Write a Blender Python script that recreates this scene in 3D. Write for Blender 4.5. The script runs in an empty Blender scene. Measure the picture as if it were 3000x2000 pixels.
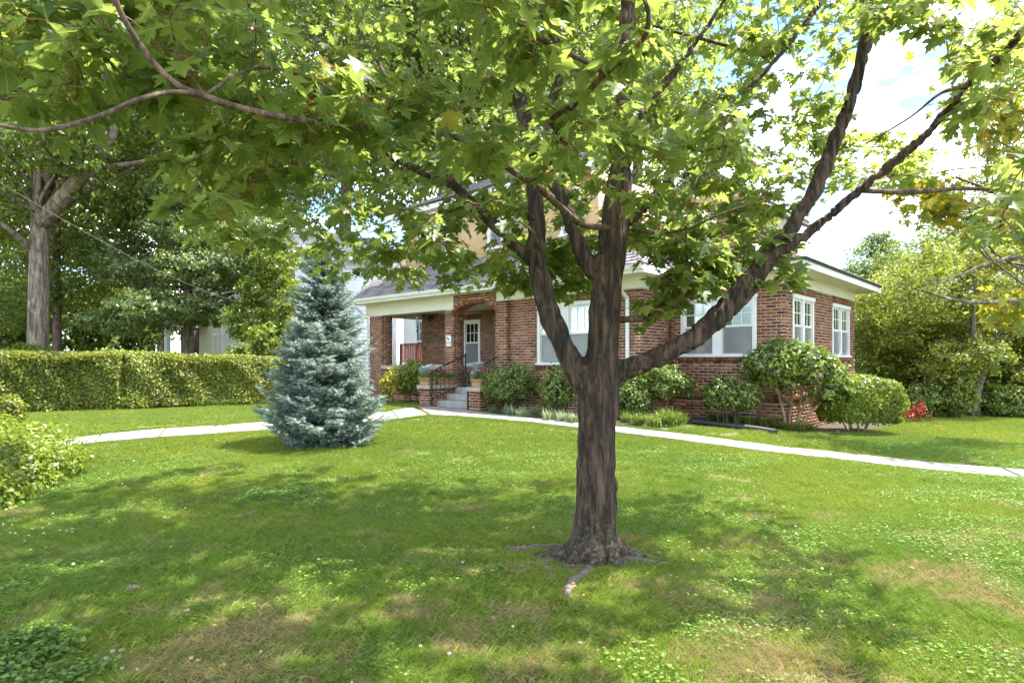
import bpy, math, random
import numpy as np
from mathutils import Vector, Matrix, noise as mnoise

rng = np.random.default_rng(11)
random.seed(5)
scene = bpy.context.scene
col = scene.collection
R = math.radians

# ------------------------------------------------------------------ camera, sky, sun, exposure
EYE = 1.5
FPX = 1766.0
cam_data = bpy.data.cameras.new("camera")
cam = bpy.data.objects.new("camera", cam_data)
col.objects.link(cam)
cam.location = (0, 0, EYE)
cam.rotation_euler = (R(90), 0, 0)
cam_data.sensor_width = 36
cam_data.lens = FPX / 3000 * 36
cam_data.shift_y = 55 / 3000
cam_data.clip_start = 0.05
cam_data.clip_end = 900
scene.camera = cam

SUN_EL, SUN_AZ = 67.0, 12.0          # azimuth counted from +X towards +Y
sx_, sy_, sz_ = (math.cos(R(SUN_EL)) * math.cos(R(SUN_AZ)), math.cos(R(SUN_EL)) * math.sin(R(SUN_AZ)), math.sin(R(SUN_EL)))
sd = bpy.data.lights.new("sun", 'SUN')
sd.energy = 3.1
sd.angle = R(0.55)
sd.color = (1.0, 0.95, 0.86)
sun = bpy.data.objects.new("sun", sd)
col.objects.link(sun)
sun.rotation_euler = Vector((sx_, sy_, sz_)).to_track_quat('Z', 'Y').to_euler()

world = bpy.data.worlds.new("World")
scene.world = world
world.use_nodes = True
wn, wl = world.node_tree.nodes, world.node_tree.links
wn.clear()
w_out = wn.new('ShaderNodeOutputWorld')
w_bg = wn.new('ShaderNodeBackground')
w_sky = wn.new('ShaderNodeTexSky')
w_sky.sky_type = 'NISHITA'
w_sky.sun_disc = False
w_sky.sun_elevation = R(SUN_EL)
w_sky.sun_rotation = R(90 - SUN_AZ)
w_sky.air_density = 1.0
w_sky.dust_density = 0.6
w_sky.ozone_density = 3.5
w_bg.inputs['Strength'].default_value = 0.068
w_tc = wn.new('ShaderNodeTexCoord')
w_map = wn.new('ShaderNodeMapping')
w_map.inputs['Scale'].default_value = (1.0, 1.0, 2.6)
w_map.inputs['Location'].default_value = (9.1, 0.5, 3.0)
w_noi = wn.new('ShaderNodeTexNoise')
w_noi.inputs['Scale'].default_value = 2.3
w_noi.inputs['Detail'].default_value = 8
w_noi.inputs['Roughness'].default_value = 0.58
w_rmp = wn.new('ShaderNodeValToRGB')
w_rmp.color_ramp.elements[0].position = 0.50
w_rmp.color_ramp.elements[1].position = 0.66
w_mix = wn.new('ShaderNodeMixRGB')
w_mix.inputs['Color2'].default_value = (22.0, 22.4, 23.2, 1)
wl.new(w_tc.outputs['Generated'], w_map.inputs['Vector'])
wl.new(w_map.outputs['Vector'], w_noi.inputs['Vector'])
wl.new(w_noi.outputs['Fac'], w_rmp.inputs['Fac'])
wl.new(w_rmp.outputs['Color'], w_mix.inputs['Fac'])
wl.new(w_sky.outputs['Color'], w_mix.inputs['Color1'])
wl.new(w_mix.outputs['Color'], w_bg.inputs['Color'])
wl.new(w_bg.outputs['Background'], w_out.inputs['Surface'])

scene.view_settings.view_transform = 'Standard'
scene.view_settings.look = 'None'
scene.view_settings.gamma = 1.0
scene.view_settings.use_curve_mapping = False
scene.view_settings.exposure = 2.62
scene.cycles.max_bounces = 8
scene.cycles.diffuse_bounces = 4
scene.cycles.transparent_max_bounces = 12
scene.cycles.transmission_bounces = 4
scene.cycles.use_denoising = True

# ------------------------------------------------------------------ geometry helpers
def smooth(t, a, b):
    t = np.clip((np.asarray(t, float) - a) / (b - a), 0, 1)
    return t * t * (3 - 2 * t)

def ground_z(x, y):
    """lawn height: nearly level at the tree, a gentle rise to the front of the house, falling away at its right side"""
    x = np.asarray(x, float); y = np.asarray(y, float)
    rise = 0.27 * smooth(y, 6.0, 12.5) * (1 - smooth(x, 4.0, 6.6))
    und = 0.02 * np.sin(x * 0.9 + 1.3) * np.sin(y * 0.7) * smooth(y, 1, 4)
    return rise + und

def gz(x, y):
    return float(ground_z(x, y))

def at(px, py, Y):
    """point at distance Y seen at photo pixel px, py (3000 px wide)"""
    return Vector(((px - 1500) / FPX * Y, Y, EYE + (1055 - py) / FPX * Y))

def gp(px, py):
    """point of the lawn seen at photo pixel px, py"""
    lo, hi = 1.5, 80.0
    for _ in range(40):
        m = (lo + hi) / 2
        p = at(px, py, m)
        if p.z > gz(p.x, p.y): lo = m
        else: hi = m
    p = at(px, py, lo)
    return Vector((p.x, p.y, gz(p.x, p.y)))

def tag(o, label=None, cat=None, group=None, kind=None):
    if label: o['label'] = label
    if cat: o['category'] = cat
    if group: o['group'] = group
    if kind: o['kind'] = kind
    return o

def empty(name, loc=(0, 0, 0), rz=0.0, label=None, cat=None, group=None):
    o = bpy.data.objects.new(name, None)
    col.objects.link(o)
    o.location = loc
    o.rotation_euler = (0, 0, rz)
    return tag(o, label, cat, group)

def link(name, me, parent=None, loc=None):
    o = bpy.data.objects.new(name, me)
    col.objects.link(o)
    if parent is not None: o.parent = parent
    if loc is not None: o.location = loc
    return o

def mesh_np(name, V, F, mat=None, rnd=None, uv=None, shade=False):
    """V (n,3) float, F (m,k) int with one k"""
    V = np.ascontiguousarray(V, dtype=np.float32); F = np.ascontiguousarray(F, dtype=np.int32)
    me = bpy.data.meshes.new(name)
    n, (m, k) = len(V), F.shape
    me.vertices.add(n); me.vertices.foreach_set('co', V.ravel())
    me.loops.add(m * k); me.loops.foreach_set('vertex_index', F.ravel())
    me.polygons.add(m)
    me.polygons.foreach_set('loop_start', np.arange(0, m * k, k, dtype=np.int32))
    if shade: me.polygons.foreach_set('use_smooth', np.ones(m, dtype=bool))
    me.update(calc_edges=True)
    if rnd is not None:
        a = me.attributes.new('rnd', 'FLOAT', 'POINT'); a.data.foreach_set('value', np.ascontiguousarray(rnd, dtype=np.float32))
    if uv is not None:
        l = me.uv_layers.new(name='UVMap')
        l.data.foreach_set('uv', np.ascontiguousarray(uv[F.ravel()], dtype=np.float32).ravel())
    if mat: me.materials.append(mat)
    return me

BF = np.array([[0, 1, 2, 3], [7, 6, 5, 4], [0, 4, 5, 1], [1, 5, 6, 2], [2, 6, 7, 3], [3, 7, 4, 0]])[:, ::-1]
def boxes_mesh(name, B, mat, rnd=None):
    """B: list of (x0,x1,y0,y1,z0,z1)"""
    B = np.asarray(B, float).reshape(-1, 6); n = len(B)
    V = np.zeros((n, 8, 3))
    xs = (0, 1, 1, 0, 0, 1, 1, 0); ys = (0, 0, 1, 1, 0, 0, 1, 1); zs = (0, 0, 0, 0, 1, 1, 1, 1)
    for i in range(8):
        V[:, i, 0] = B[:, xs[i]]; V[:, i, 1] = B[:, 2 + ys[i]]; V[:, i, 2] = B[:, 4 + zs[i]]
    F = (BF[None] + 8 * np.arange(n)[:, None, None]).reshape(-1, 4)
    if rnd is None: rnd = rng.random(n)
    return mesh_np(name, V.reshape(-1, 3), F, mat, np.repeat(rnd, 8))

def hexa_mesh(name, H, mat, rnd=None):
    """H: (n,8,3) corner lists in box order"""
    H = np.asarray(H, float); n = len(H)
    F = (BF[None] + 8 * np.arange(n)[:, None, None]).reshape(-1, 4)
    if rnd is None: rnd = rng.random(n)
    return mesh_np(name, H.reshape(-1, 3), F, mat, np.repeat(rnd, 8))

class MB:
    """collects simple solids into one mesh"""
    def __init__(s): s.v = []; s.f = []
    def poly(s, pts, faces):
        b = len(s.v); s.v += [tuple(p) for p in pts]; s.f += [tuple(b + i for i in f) for f in faces]
    def box(s, x0, x1, y0, y1, z0, z1):
        s.poly([(x0, y0, z0), (x1, y0, z0), (x1, y1, z0), (x0, y1, z0), (x0, y0, z1), (x1, y0, z1), (x1, y1, z1), (x0, y1, z1)],
               [tuple(f) for f in BF.tolist()])
    def tube(s, pts, rad, n=8, caps=True):
        pts = [Vector(p) for p in pts]
        if not hasattr(rad, '__len__'): rad = [rad] * len(pts)
        b = len(s.v); up = None
        for i, p in enumerate(pts):
            d = (pts[min(i + 1, len(pts) - 1)] - pts[max(i - 1, 0)])
            d = d.normalized() if d.length > 1e-9 else Vector((0, 0, 1))
            if up is None: up = d.orthogonal().normalized()
            up = (up - d * up.dot(d)).normalized(); w = d.cross(up)
            for k in range(n):
                a = 2 * math.pi * k / n
                s.v.append(tuple(p + (up * math.cos(a) + w * math.sin(a)) * rad[i]))
        for i in range(len(pts) - 1):
            for k in range(n):
                a0 = b + i * n + k; a1 = b + i * n + (k + 1) % n
                s.f.append((a0, a1, a1 + n, a0 + n))
        if caps:
            s.f.append(tuple(b + k for k in reversed(range(n))))
            s.f.append(tuple(b + (len(pts) - 1) * n + k for k in range(n)))
    def lathe(s, prof, c=(0, 0, 0), n=16):
        b = len(s.v)
        for r, z in prof:
            for k in range(n):
                a = 2 * math.pi * k / n
                s.v.append((c[0] + r * math.cos(a), c[1] + r * math.sin(a), c[2] + z))
        for i in range(len(prof) - 1):
            for k in range(n):
                a0 = b + i * n + k; a1 = b + i * n + (k + 1) % n
                s.f.append((a0, a1, a1 + n, a0 + n))
    def prism(s, pts, d):
        """polygon pts (3D) pushed along vector d"""
        n = len(pts); d = Vector(d)
        P2 = [tuple(p) for p in pts] + [tuple(Vector(p) + d) for p in pts]
        s.poly(P2, [tuple(range(n))[::-1], tuple(range(n, 2 * n))] + [(i, (i + 1) % n, n + (i + 1) % n, n + i) for i in range(n)])
    def mesh(s, name, mat, shade=False):
        me = bpy.data.meshes.new(name); me.from_pydata(s.v, [], s.f)
        if shade: me.polygons.foreach_set('use_smooth', [True] * len(me.polygons))
        if mat: me.materials.append(mat)
        me.update()
        return me
    def build(s, name, mat, parent=None, shade=False, loc=None):
        return link(name, s.mesh(name, mat, shade), parent, loc)

def bev(o, w=0.006, seg=2):
    m = o.modifiers.new('bevel', 'BEVEL'); m.width = w; m.segments = seg; m.limit_method = 'ANGLE'
    return o

def smooth_path(pts, n=4):
    """Catmull-Rom through tuples of any length"""
    P = np.asarray(pts, float); out = []
    Q = np.vstack([2 * P[0] - P[1], P, 2 * P[-1] - P[-2]])
    for i in range(1, len(Q) - 2):
        for k in range(n):
            t = k / n
            out.append(0.5 * ((2 * Q[i]) + (-Q[i - 1] + Q[i + 1]) * t + (2 * Q[i - 1] - 5 * Q[i] + 4 * Q[i + 1] - Q[i + 2]) * t * t
                              + (-Q[i - 1] + 3 * Q[i] - 3 * Q[i + 1] + Q[i + 2]) * t ** 3))
    out.append(P[-1])
    return np.array(out)

# ------------------------------------------------------------------ materials
def new_mat(name):
    m = bpy.data.materials.new(name); m.use_nodes = True
    n, l = m.node_tree.nodes, m.node_tree.links
    return m, n, l, n['Principled BSDF']

def noise_node(n, l, scale, detail=4, rough=0.5, vec=None, dist=0.0):
    t = n.new('ShaderNodeTexNoise'); t.inputs['Scale'].default_value = scale; t.inputs['Detail'].default_value = detail
    t.inputs['Roughness'].default_value = rough; t.inputs['Distortion'].default_value = dist
    if vec is not None: l.new(vec, t.inputs['Vector'])
    return t

def ramp(n, l, fac, stops):
    r = n.new('ShaderNodeValToRGB'); e = r.color_ramp.elements
    while len(e) < len(stops): e.new(0.5)
    for i, (p, c) in enumerate(stops):
        e[i].position = p; e[i].color = (*c, 1) if len(c) == 3 else c
    l.new(fac, r.inputs['Fac'])
    return r

def mixc(n, l, fac, a, b, mode='MIX'):
    m = n.new('ShaderNodeMixRGB'); m.blend_type = mode
    for inp, v in ((m.inputs['Fac'], fac), (m.inputs['Color1'], a), (m.inputs['Color2'], b)):
        if isinstance(v, (int, float)): inp.default_value = v
        elif isinstance(v, tuple): inp.default_value = (*v, 1) if len(v) == 3 else v
        else: l.new(v, inp)
    return m.outputs['Color']

def bumpn(n, l, h, bsdf, strength=0.3, dist=0.01):
    b = n.new('ShaderNodeBump'); b.inputs['Strength'].default_value = strength; b.inputs['Distance'].default_value = dist
    l.new(h, b.inputs['Height']); l.new(b.outputs['Normal'], bsdf.inputs['Normal'])

def plain(name, c, rough=0.6, c2=None, scale=6, bump=0.15, metal=0.0, bscale=60, stretch=None):
    """a painted / stone like surface with soft variation and fine relief"""
    m, n, l, b = new_mat(name)
    geo = n.new('ShaderNodeNewGeometry')
    vec = geo.outputs['Position']
    if stretch:
        mp = n.new('ShaderNodeMapping'); mp.inputs['Scale'].default_value = stretch; l.new(vec, mp.inputs['Vector']); vec = mp.outputs['Vector']
    if c2 is None: c2 = tuple(x * 0.86 for x in c)
    t = noise_node(n, l, scale, 5, 0.6, vec)
    r = ramp(n, l, t.outputs['Fac'], [(0.32, c2), (0.68, c)])
    l.new(r.outputs['Color'], b.inputs['Base Color'])
    b.inputs['Roughness'].default_value = rough; b.inputs['Metallic'].default_value = metal
    if bump:
        t2 = noise_node(n, l, bscale, 4, 0.6, vec); bumpn(n, l, t2.outputs['Fac'], b, bump, 0.004)
    return m

def leaf_mat(name, stops, trans=0.4, tcol=(0.35, 0.5, 0.04), rough=0.45, spec=0.4, veins=False, clump=0.25):
    m, n, l, b = new_mat(name)
    a = n.new('ShaderNodeAttribute'); a.attribute_name = 'rnd'
    r = ramp(n, l, a.outputs['Fac'], stops)
    geo = n.new('ShaderNodeNewGeometry')
    t = noise_node(n, l, 0.9, 2, 0.5, geo.outputs['Position'])
    colr = mixc(n, l, 1.0, r.outputs['Color'], ramp(n, l, t.outputs['Fac'], [(0.3, (1 - clump,) * 3), (0.7, (1 + clump * 0.4,) * 3)]).outputs['Color'], 'MULTIPLY')
    if veins:
        uvn = n.new('ShaderNodeUVMap'); sep = n.new('ShaderNodeSeparateXYZ'); l.new(uvn.outputs['UV'], sep.inputs['Vector'])
        val = None
        for ang in (0, 38, -38, 78, -78):
            ca, sa = math.cos(R(90 - ang)), math.sin(R(90 - ang))
            # distance to a ray from the leaf base
            cr = n.new('ShaderNodeMath'); cr.operation = 'MULTIPLY'; l.new(sep.outputs['X'], cr.inputs[0]); cr.inputs[1].default_value = sa
            cs = n.new('ShaderNodeMath'); cs.operation = 'MULTIPLY'; l.new(sep.outputs['Y'], cs.inputs[0]); cs.inputs[1].default_value = ca
            df = n.new('ShaderNodeMath'); df.operation = 'SUBTRACT'; l.new(cr.outputs[0], df.inputs[0]); l.new(cs.outputs[0], df.inputs[1])
            ab = n.new('ShaderNodeMath'); ab.operation = 'ABSOLUTE'; l.new(df.outputs[0], ab.inputs[0])
            if val is None: val = ab.outputs[0]
            else:
                mn = n.new('ShaderNodeMath'); mn.operation = 'MINIMUM'; l.new(val, mn.inputs[0]); l.new(ab.outputs[0], mn.inputs[1]); val = mn.outputs[0]
        vr = ramp(n, l, val, [(0.004, (1, 1, 1)), (0.022, (0, 0, 0))])
        colr = mixc(n, l, vr.outputs['Color'], colr, (0.30, 0.30, 0.07))
    l.new(colr, b.inputs['Base Color'])
    b.inputs['Roughness'].default_value = rough
    b.inputs['Specular IOR Level'].default_value = spec
    tr = n.new('ShaderNodeBsdfTranslucent')
    tc = mixc(n, l, 0.55, colr, tcol)
    l.new(tc, tr.inputs['Color'])
    mx = n.new('ShaderNodeMixShader'); mx.inputs['Fac'].default_value = trans
    l.new(b.outputs['BSDF'], mx.inputs[1]); l.new(tr.outputs['BSDF'], mx.inputs[2])
    l.new(mx.outputs['Shader'], n['Material Output'].inputs['Surface'])
    return m

def brick_mat(name, single=False):
    m, n, l, b = new_mat(name)
    a = n.new('ShaderNodeAttribute'); a.attribute_name = 'rnd'
    r = ramp(n, l, a.outputs['Fac'], [(0.0, (0.075, 0.034, 0.026)), (0.22, (0.17, 0.062, 0.034)), (0.5, (0.27, 0.098, 0.047)), (0.75, (0.20, 0.08, 0.046)),
                                     (0.9, (0.35, 0.135, 0.06)), (1.0, (0.36, 0.23, 0.12))])
    geo = n.new('ShaderNodeNewGeometry')
    t = noise_node(n, l, 40, 5, 0.65, geo.outputs['Position'])
    c = mixc(n, l, 1.0, r.outputs['Color'], ramp(n, l, t.outputs['Fac'], [(0.3, (0.75, 0.75, 0.75)), (0.7, (1.15, 1.1, 1.05))]).outputs['Color'], 'MULTIPLY')
    l.new(c, b.inputs['Base Color']); b.inputs['Roughness'].default_value = 0.85
    bumpn(n, l, t.outputs['Fac'], b, 0.4, 0.004)
    return m

def bark_mat(name, dark, light, scale=9, lichen=None, zmax=None):
    m, n, l, b = new_mat(name)
    geo = n.new('ShaderNodeNewGeometry')
    mp = n.new('ShaderNodeMapping'); mp.inputs['Scale'].default_value = (1, 1, 0.16); l.new(geo.outputs['Position'], mp.inputs['Vector'])
    t = noise_node(n, l, scale * 2.2, 7, 0.68, mp.outputs['Vector'], 0.6)
    r = ramp(n, l, t.outputs['Fac'], [(0.30, tuple(x * 0.55 for x in dark)), (0.45, dark), (0.62, light), (0.8, tuple(min(1, x * 1.35) for x in light))])
    c = r.outputs['Color']
    t3 = noise_node(n, l, 26, 5, 0.7, geo.outputs['Position'])
    if lichen:
        sep = n.new('ShaderNodeSeparateXYZ'); l.new(geo.outputs['Position'], sep.inputs['Vector'])
        zr = ramp(n, l, sep.outputs['Z'], [(0.0, (1, 1, 1)), (zmax, (0, 0, 0))])
        zr.color_ramp.elements[0].position = zmax * 0.35
        mm = n.new('ShaderNodeMath'); mm.operation = 'MULTIPLY'
        lr = ramp(n, l, t3.outputs['Fac'], [(0.52, (0, 0, 0)), (0.66, (1, 1, 1))])
        l.new(lr.outputs['Color'], mm.inputs[0]); l.new(zr.outputs['Color'], mm.inputs[1])
        c = mixc(n, l, mm.outputs[0], c, lichen)
    t2 = noise_node(n, l, 5, 4, 0.6, geo.outputs['Position'])
    sp = ramp(n, l, t3.outputs['Fac'], [(0.66, (0, 0, 0)), (0.72, (0.55, 0.55, 0.55))])
    c = mixc(n, l, sp.outputs['Color'], c, tuple(min(1, x * 2.0) for x in light))
    c = mixc(n, l, 1.0, c, ramp(n, l, t2.outputs['Fac'], [(0.3, (0.6, 0.62, 0.6)), (0.7, (1.2, 1.12, 1.02))]).outputs['Color'], 'MULTIPLY')
    l.new(c, b.inputs['Base Color']); b.inputs['Roughness'].default_value = 0.9
    bumpn(n, l, t.outputs['Fac'], b, 0.9, 0.02)
    return m

M = {}
M['brick'] = brick_mat('brick_clay')
M['mortar'] = plain('mortar', (0.66, 0.56, 0.45), 0.95, (0.54, 0.45, 0.35), 20)
M['white'] = plain('white_paint', (0.78, 0.79, 0.78), 0.5, (0.70, 0.71, 0.70), 3, 0.05)
M['soffit'] = plain('cream_paint', (0.74, 0.72, 0.62), 0.6, (0.68, 0.66, 0.57), 2, 0.05)
M['stucco'] = plain('tan_stucco', (0.62, 0.42, 0.24), 0.85, (0.54, 0.36, 0.21), 3, 0.3)
M['stone'] = plain('limestone', (0.44, 0.39, 0.31), 0.85, (0.33, 0.29, 0.23), 9, 0.3)
M['concrete'] = plain('concrete', (0.30, 0.275, 0.245), 0.9, (0.16, 0.145, 0.13), 3, 0.3, bscale=90)
M['step'] = plain('step_concrete', (0.40, 0.38, 0.36), 0.9, (0.28, 0.27, 0.25), 7, 0.3)
M['iron'] = plain('black_iron', (0.02, 0.018, 0.017), 0.5, (0.035, 0.028, 0.024), 30, 0.2)
M['black'] = plain('black_plastic', (0.014, 0.015, 0.02), 0.35, (0.02, 0.02, 0.024), 12, 0.1)
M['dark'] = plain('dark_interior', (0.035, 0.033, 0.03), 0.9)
M['terracotta'] = plain('terracotta', (0.42, 0.24, 0.13), 0.8, (0.36, 0.22, 0.12), 14, 0.3)
M['redwood'] = plain('red_stained_wood', (0.20, 0.05, 0.035), 0.7, (0.13, 0.035, 0.03), 12, 0.2)
M['siding'] = plain('white_siding', (0.72, 0.74, 0.78), 0.6, (0.66, 0.68, 0.72), 2, 0.05)
M['cream'] = plain('cream_siding', (0.60, 0.53, 0.38), 0.65, (0.52, 0.46, 0.33), 2, 0.05)
M['chrome'] = plain('chime_metal', (0.4, 0.4, 0.42), 0.3, metal=0.8, bump=0)
M['wire'] = plain('wire_sheath', (0.12, 0.12, 0.13), 0.6, bump=0)
M['blind'] = plain('blind_slats', (0.55, 0.55, 0.52), 0.6, bump=0)
M['curtain'] = plain('curtain_cloth', (0.62, 0.64, 0.64), 0.8, (0.48, 0.50, 0.50), 22, 0.0, stretch=(1, 1, 0.02))
M['mulch'] = plain('bark_mulch', (0.075, 0.052, 0.036), 0.95, (0.02, 0.015, 0.011), 30, 1.0, bscale=45)
M['litter'] = plain('dry_leaf', (0.30, 0.20, 0.10), 0.9, (0.18, 0.11, 0.05), 30, 0.2)
M['bare_soil'] = plain('bare_soil', (0.11, 0.085, 0.055), 0.95, (0.05, 0.04, 0.028), 12, 0.9, bscale=40)
M['deadwood'] = plain('weathered_wood', (0.20, 0.16, 0.13), 0.9, (0.09, 0.07, 0.055), 25, 0.8)

def shingle_mat(name, a_, b_):
    m, n, l, b = new_mat(name)
    a = n.new('ShaderNodeAttribute'); a.attribute_name = 'rnd'
    r = ramp(n, l, a.outputs['Fac'], [(0.0, a_), (1.0, b_)])
    geo = n.new('ShaderNodeNewGeometry')
    t = noise_node(n, l, 120, 3, 0.7, geo.outputs['Position'])
    c = mixc(n, l, 1.0, r.outputs['Color'], ramp(n, l, t.outputs['Fac'], [(0.35, (0.75,) * 3), (0.65, (1.15,) * 3)]).outputs['Color'], 'MULTIPLY')
    l.new(c, b.inputs['Base Color']); b.inputs['Roughness'].default_value = 0.92
    return m
M['shingle'] = shingle_mat('roof_shingle', (0.17, 0.145, 0.155), (0.28, 0.245, 0.255))
M['shingle_n'] = shingle_mat('pale_shingle', (0.34, 0.33, 0.34), (0.46, 0.45, 0.46))

def glass_mat():
    m, n, l, b = new_mat('window_glass')
    gl = n.new('ShaderNodeBsdfGlossy'); gl.inputs['Roughness'].default_value = 0.02; gl.inputs['Color'].default_value = (0.9, 0.95, 0.92, 1)
    tr = n.new('ShaderNodeBsdfTransparent'); tr.inputs['Color'].default_value = (0.80, 0.86, 0.84, 1)
    fr = n.new('ShaderNodeFresnel'); fr.inputs['IOR'].default_value = 1.52
    ad = n.new('ShaderNodeMath'); ad.operation = 'MULTIPLY_ADD'; ad.inputs[1].default_value = 1.8; ad.inputs[2].default_value = 0.05
    geo = n.new('ShaderNodeNewGeometry'); t = noise_node(n, l, 1.2, 2, 0.5, geo.outputs['Position'])
    bp = n.new('ShaderNodeBump'); bp.inputs['Strength'].default_value = 0.08; bp.inputs['Distance'].default_value = 0.05
    l.new(t.outputs['Fac'], bp.inputs['Height']); l.new(bp.outputs['Normal'], gl.inputs['Normal'])
    l.new(fr.outputs[0], ad.inputs[0])
    mx = n.new('ShaderNodeMixShader'); l.new(ad.outputs[0], mx.inputs['Fac'])
    l.new(tr.outputs[0], mx.inputs[1]); l.new(gl.outputs[0], mx.inputs[2])
    l.new(mx.outputs[0], n['Material Output'].inputs['Surface'])
    return m
M['glass'] = glass_mat()
def screen_mat():
    m, n, l, b = new_mat('insect_screen')
    df = n.new('ShaderNodeBsdfDiffuse'); df.inputs['Color'].default_value = (0.30, 0.31, 0.32, 1)
    tr = n.new('ShaderNodeBsdfTransparent')
    mx = n.new('ShaderNodeMixShader'); mx.inputs['Fac'].default_value = 0.5
    l.new(tr.outputs[0], mx.inputs[1]); l.new(df.outputs[0], mx.inputs[2]); l.new(mx.outputs[0], n['Material Output'].inputs['Surface'])
    return m
M['screen'] = screen_mat()

def lawn_mats():
    """soil sheet and blades share one pattern of dry patches, set by where they stand"""
    def dryness(n, l):
        geo = n.new('ShaderNodeNewGeometry')
        t = noise_node(n, l, 1.1, 6, 0.7, geo.outputs['Position'])
        sp = n.new('ShaderNodeSeparateXYZ'); l.new(geo.outputs['Position'], sp.inputs['Vector'])
        sub = n.new('ShaderNodeMapRange'); sub.inputs['From Min'].default_value = 3.0; sub.inputs['From Max'].default_value = 7.0
        sub.inputs['To Min'].default_value = 0.03; sub.inputs['To Max'].default_value = -0.09; l.new(sp.outputs['Y'], sub.inputs['Value'])
        ad = n.new('ShaderNodeMath'); ad.operation = 'ADD'; l.new(t.outputs['Fac'], ad.inputs[0]); l.new(sub.outputs[0], ad.inputs[1])
        return geo, ramp(n, l, ad.outputs[0], [(0.51, (0, 0, 0)), (0.60, (1, 1, 1))]).outputs['Color']
    m, n, l, b = new_mat('lawn_soil')
    geo, dry = dryness(n, l)
    t = noise_node(n, l, 30, 6, 0.7, geo.outputs['Position'])
    g = ramp(n, l, t.outputs['Fac'], [(0.3, (0.05, 0.06, 0.015)), (0.7, (0.16, 0.18, 0.04))]).outputs['Color']
    d = ramp(n, l, t.outputs['Fac'], [(0.3, (0.10, 0.07, 0.04)), (0.7, (0.22, 0.17, 0.09))]).outputs['Color']
    l.new(mixc(n, l, dry, g, d), b.inputs['Base Color']); b.inputs['Roughness'].default_value = 0.95
    bumpn(n, l, t.outputs['Fac'], b, 0.8, 0.03)
    soil = m
    m, n, l, b = new_mat('grass_blade')
    geo, dry = dryness(n, l)
    a = n.new('ShaderNodeAttribute'); a.attribute_name = 'rnd'
    g = ramp(n, l, a.outputs['Fac'], [(0.0, (0.08, 0.16, 0.02)), (0.45, (0.195, 0.32, 0.035)), (0.8, (0.32, 0.41, 0.07)), (0.90, (0.42, 0.39, 0.12)), (1.0, (0.48, 0.38, 0.20))]).outputs['Color']
    d = ramp(n, l, a.outputs['Fac'], [(0.0, (0.15, 0.20, 0.03)), (0.3, (0.28, 0.27, 0.08)), (0.5, (0.42, 0.31, 0.15)), (1.0, (0.56, 0.43, 0.27))]).outputs['Color']
    t = noise_node(n, l, 0.35, 3, 0.5, geo.outputs['Position'])
    g = mixc(n, l, 1.0, g, ramp(n, l, t.outputs['Fac'], [(0.35, (0.72, 0.85, 0.9)), (0.65, (1.15, 1.05, 0.9))]).outputs['Color'], 'MULTIPLY')
    c = mixc(n, l, dry, g, d)
    l.new(c, b.inputs['Base Color']); b.inputs['Roughness'].default_value = 0.5; b.inputs['Specular IOR Level'].default_value = 0.3
    tr = n.new('ShaderNodeBsdfTranslucent'); l.new(mixc(n, l, 0.3, c, (0.35, 0.42, 0.04)), tr.inputs['Color'])
    mx = n.new('ShaderNodeMixShader'); mx.inputs['Fac'].default_value = 0.4
    l.new(b.outputs['BSDF'], mx.inputs[1]); l.new(tr.outputs['BSDF'], mx.inputs[2]); l.new(mx.outputs[0], n['Material Output'].inputs['Surface'])
    return soil, m
M['soil'], M['blade'] = lawn_mats()

M['maple'] = leaf_mat('maple_leaf', [(0.0, (0.036, 0.09, 0.016)), (0.5, (0.085, 0.165, 0.028)), (0.85, (0.15, 0.22, 0.045)), (0.96, (0.20, 0.25, 0.04)), (1.0, (0.42, 0.34, 0.03))],
                      0.55, (0.42, 0.52, 0.10), 0.38, 0.45, veins=True, clump=0.12)
M['maple_y'] = leaf_mat('yellowing_leaf', [(0.0, (0.10, 0.17, 0.02)), (0.45, (0.20, 0.23, 0.03)), (0.8, (0.42, 0.35, 0.03)), (1.0, (0.50, 0.26, 0.04))], 0.5, (0.5, 0.48, 0.04), 0.4)
M['oak'] = leaf_mat('oak_leaf', [(0.0, (0.03, 0.06, 0.01)), (0.6, (0.085, 0.135, 0.02)), (1.0, (0.22, 0.26, 0.05))], 0.42, (0.42, 0.5, 0.05))
M['grey_leaf'] = leaf_mat('soft_green_leaf', [(0.0, (0.05, 0.09, 0.025)), (0.6, (0.13, 0.19, 0.06)), (1.0, (0.28, 0.33, 0.13))], 0.4, (0.42, 0.52, 0.12))
M['glossy'] = leaf_mat('glossy_leaf', [(0.0, (0.035, 0.07, 0.012)), (0.5, (0.13, 0.20, 0.03)), (1.0, (0.36, 0.40, 0.10))], 0.3, (0.3, 0.45, 0.03), 0.25, 0.6)
M['lightleaf'] = leaf_mat('light_shrub_leaf', [(0.0, (0.07, 0.12, 0.012)), (0.6, (0.15, 0.22, 0.025)), (1.0, (0.28, 0.32, 0.05))], 0.35, (0.45, 0.5, 0.04), 0.35)
M['hedge'] = leaf_mat('hedge_leaf', [(0.0, (0.05, 0.085, 0.012)), (0.5, (0.14, 0.19, 0.025)), (0.85, (0.27, 0.31, 0.04)), (0.95, (0.32, 0.28, 0.06)), (1.0, (0.30, 0.16, 0.06))], 0.35, (0.5, 0.5, 0.04), 0.45)
M['olive'] = leaf_mat('olive_leaf', [(0.0, (0.06, 0.095, 0.015)), (0.6, (0.19, 0.24, 0.035)), (1.0, (0.40, 0.42, 0.09))], 0.4, (0.42, 0.46, 0.04))
M['needle'] = leaf_mat('spruce_needle', [(0.0, (0.035, 0.07, 0.045)), (0.5, (0.14, 0.21, 0.165)), (1.0, (0.42, 0.50, 0.45))], 0.1, (0.2, 0.35, 0.25), 0.6, 0.3, clump=0.3)
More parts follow.
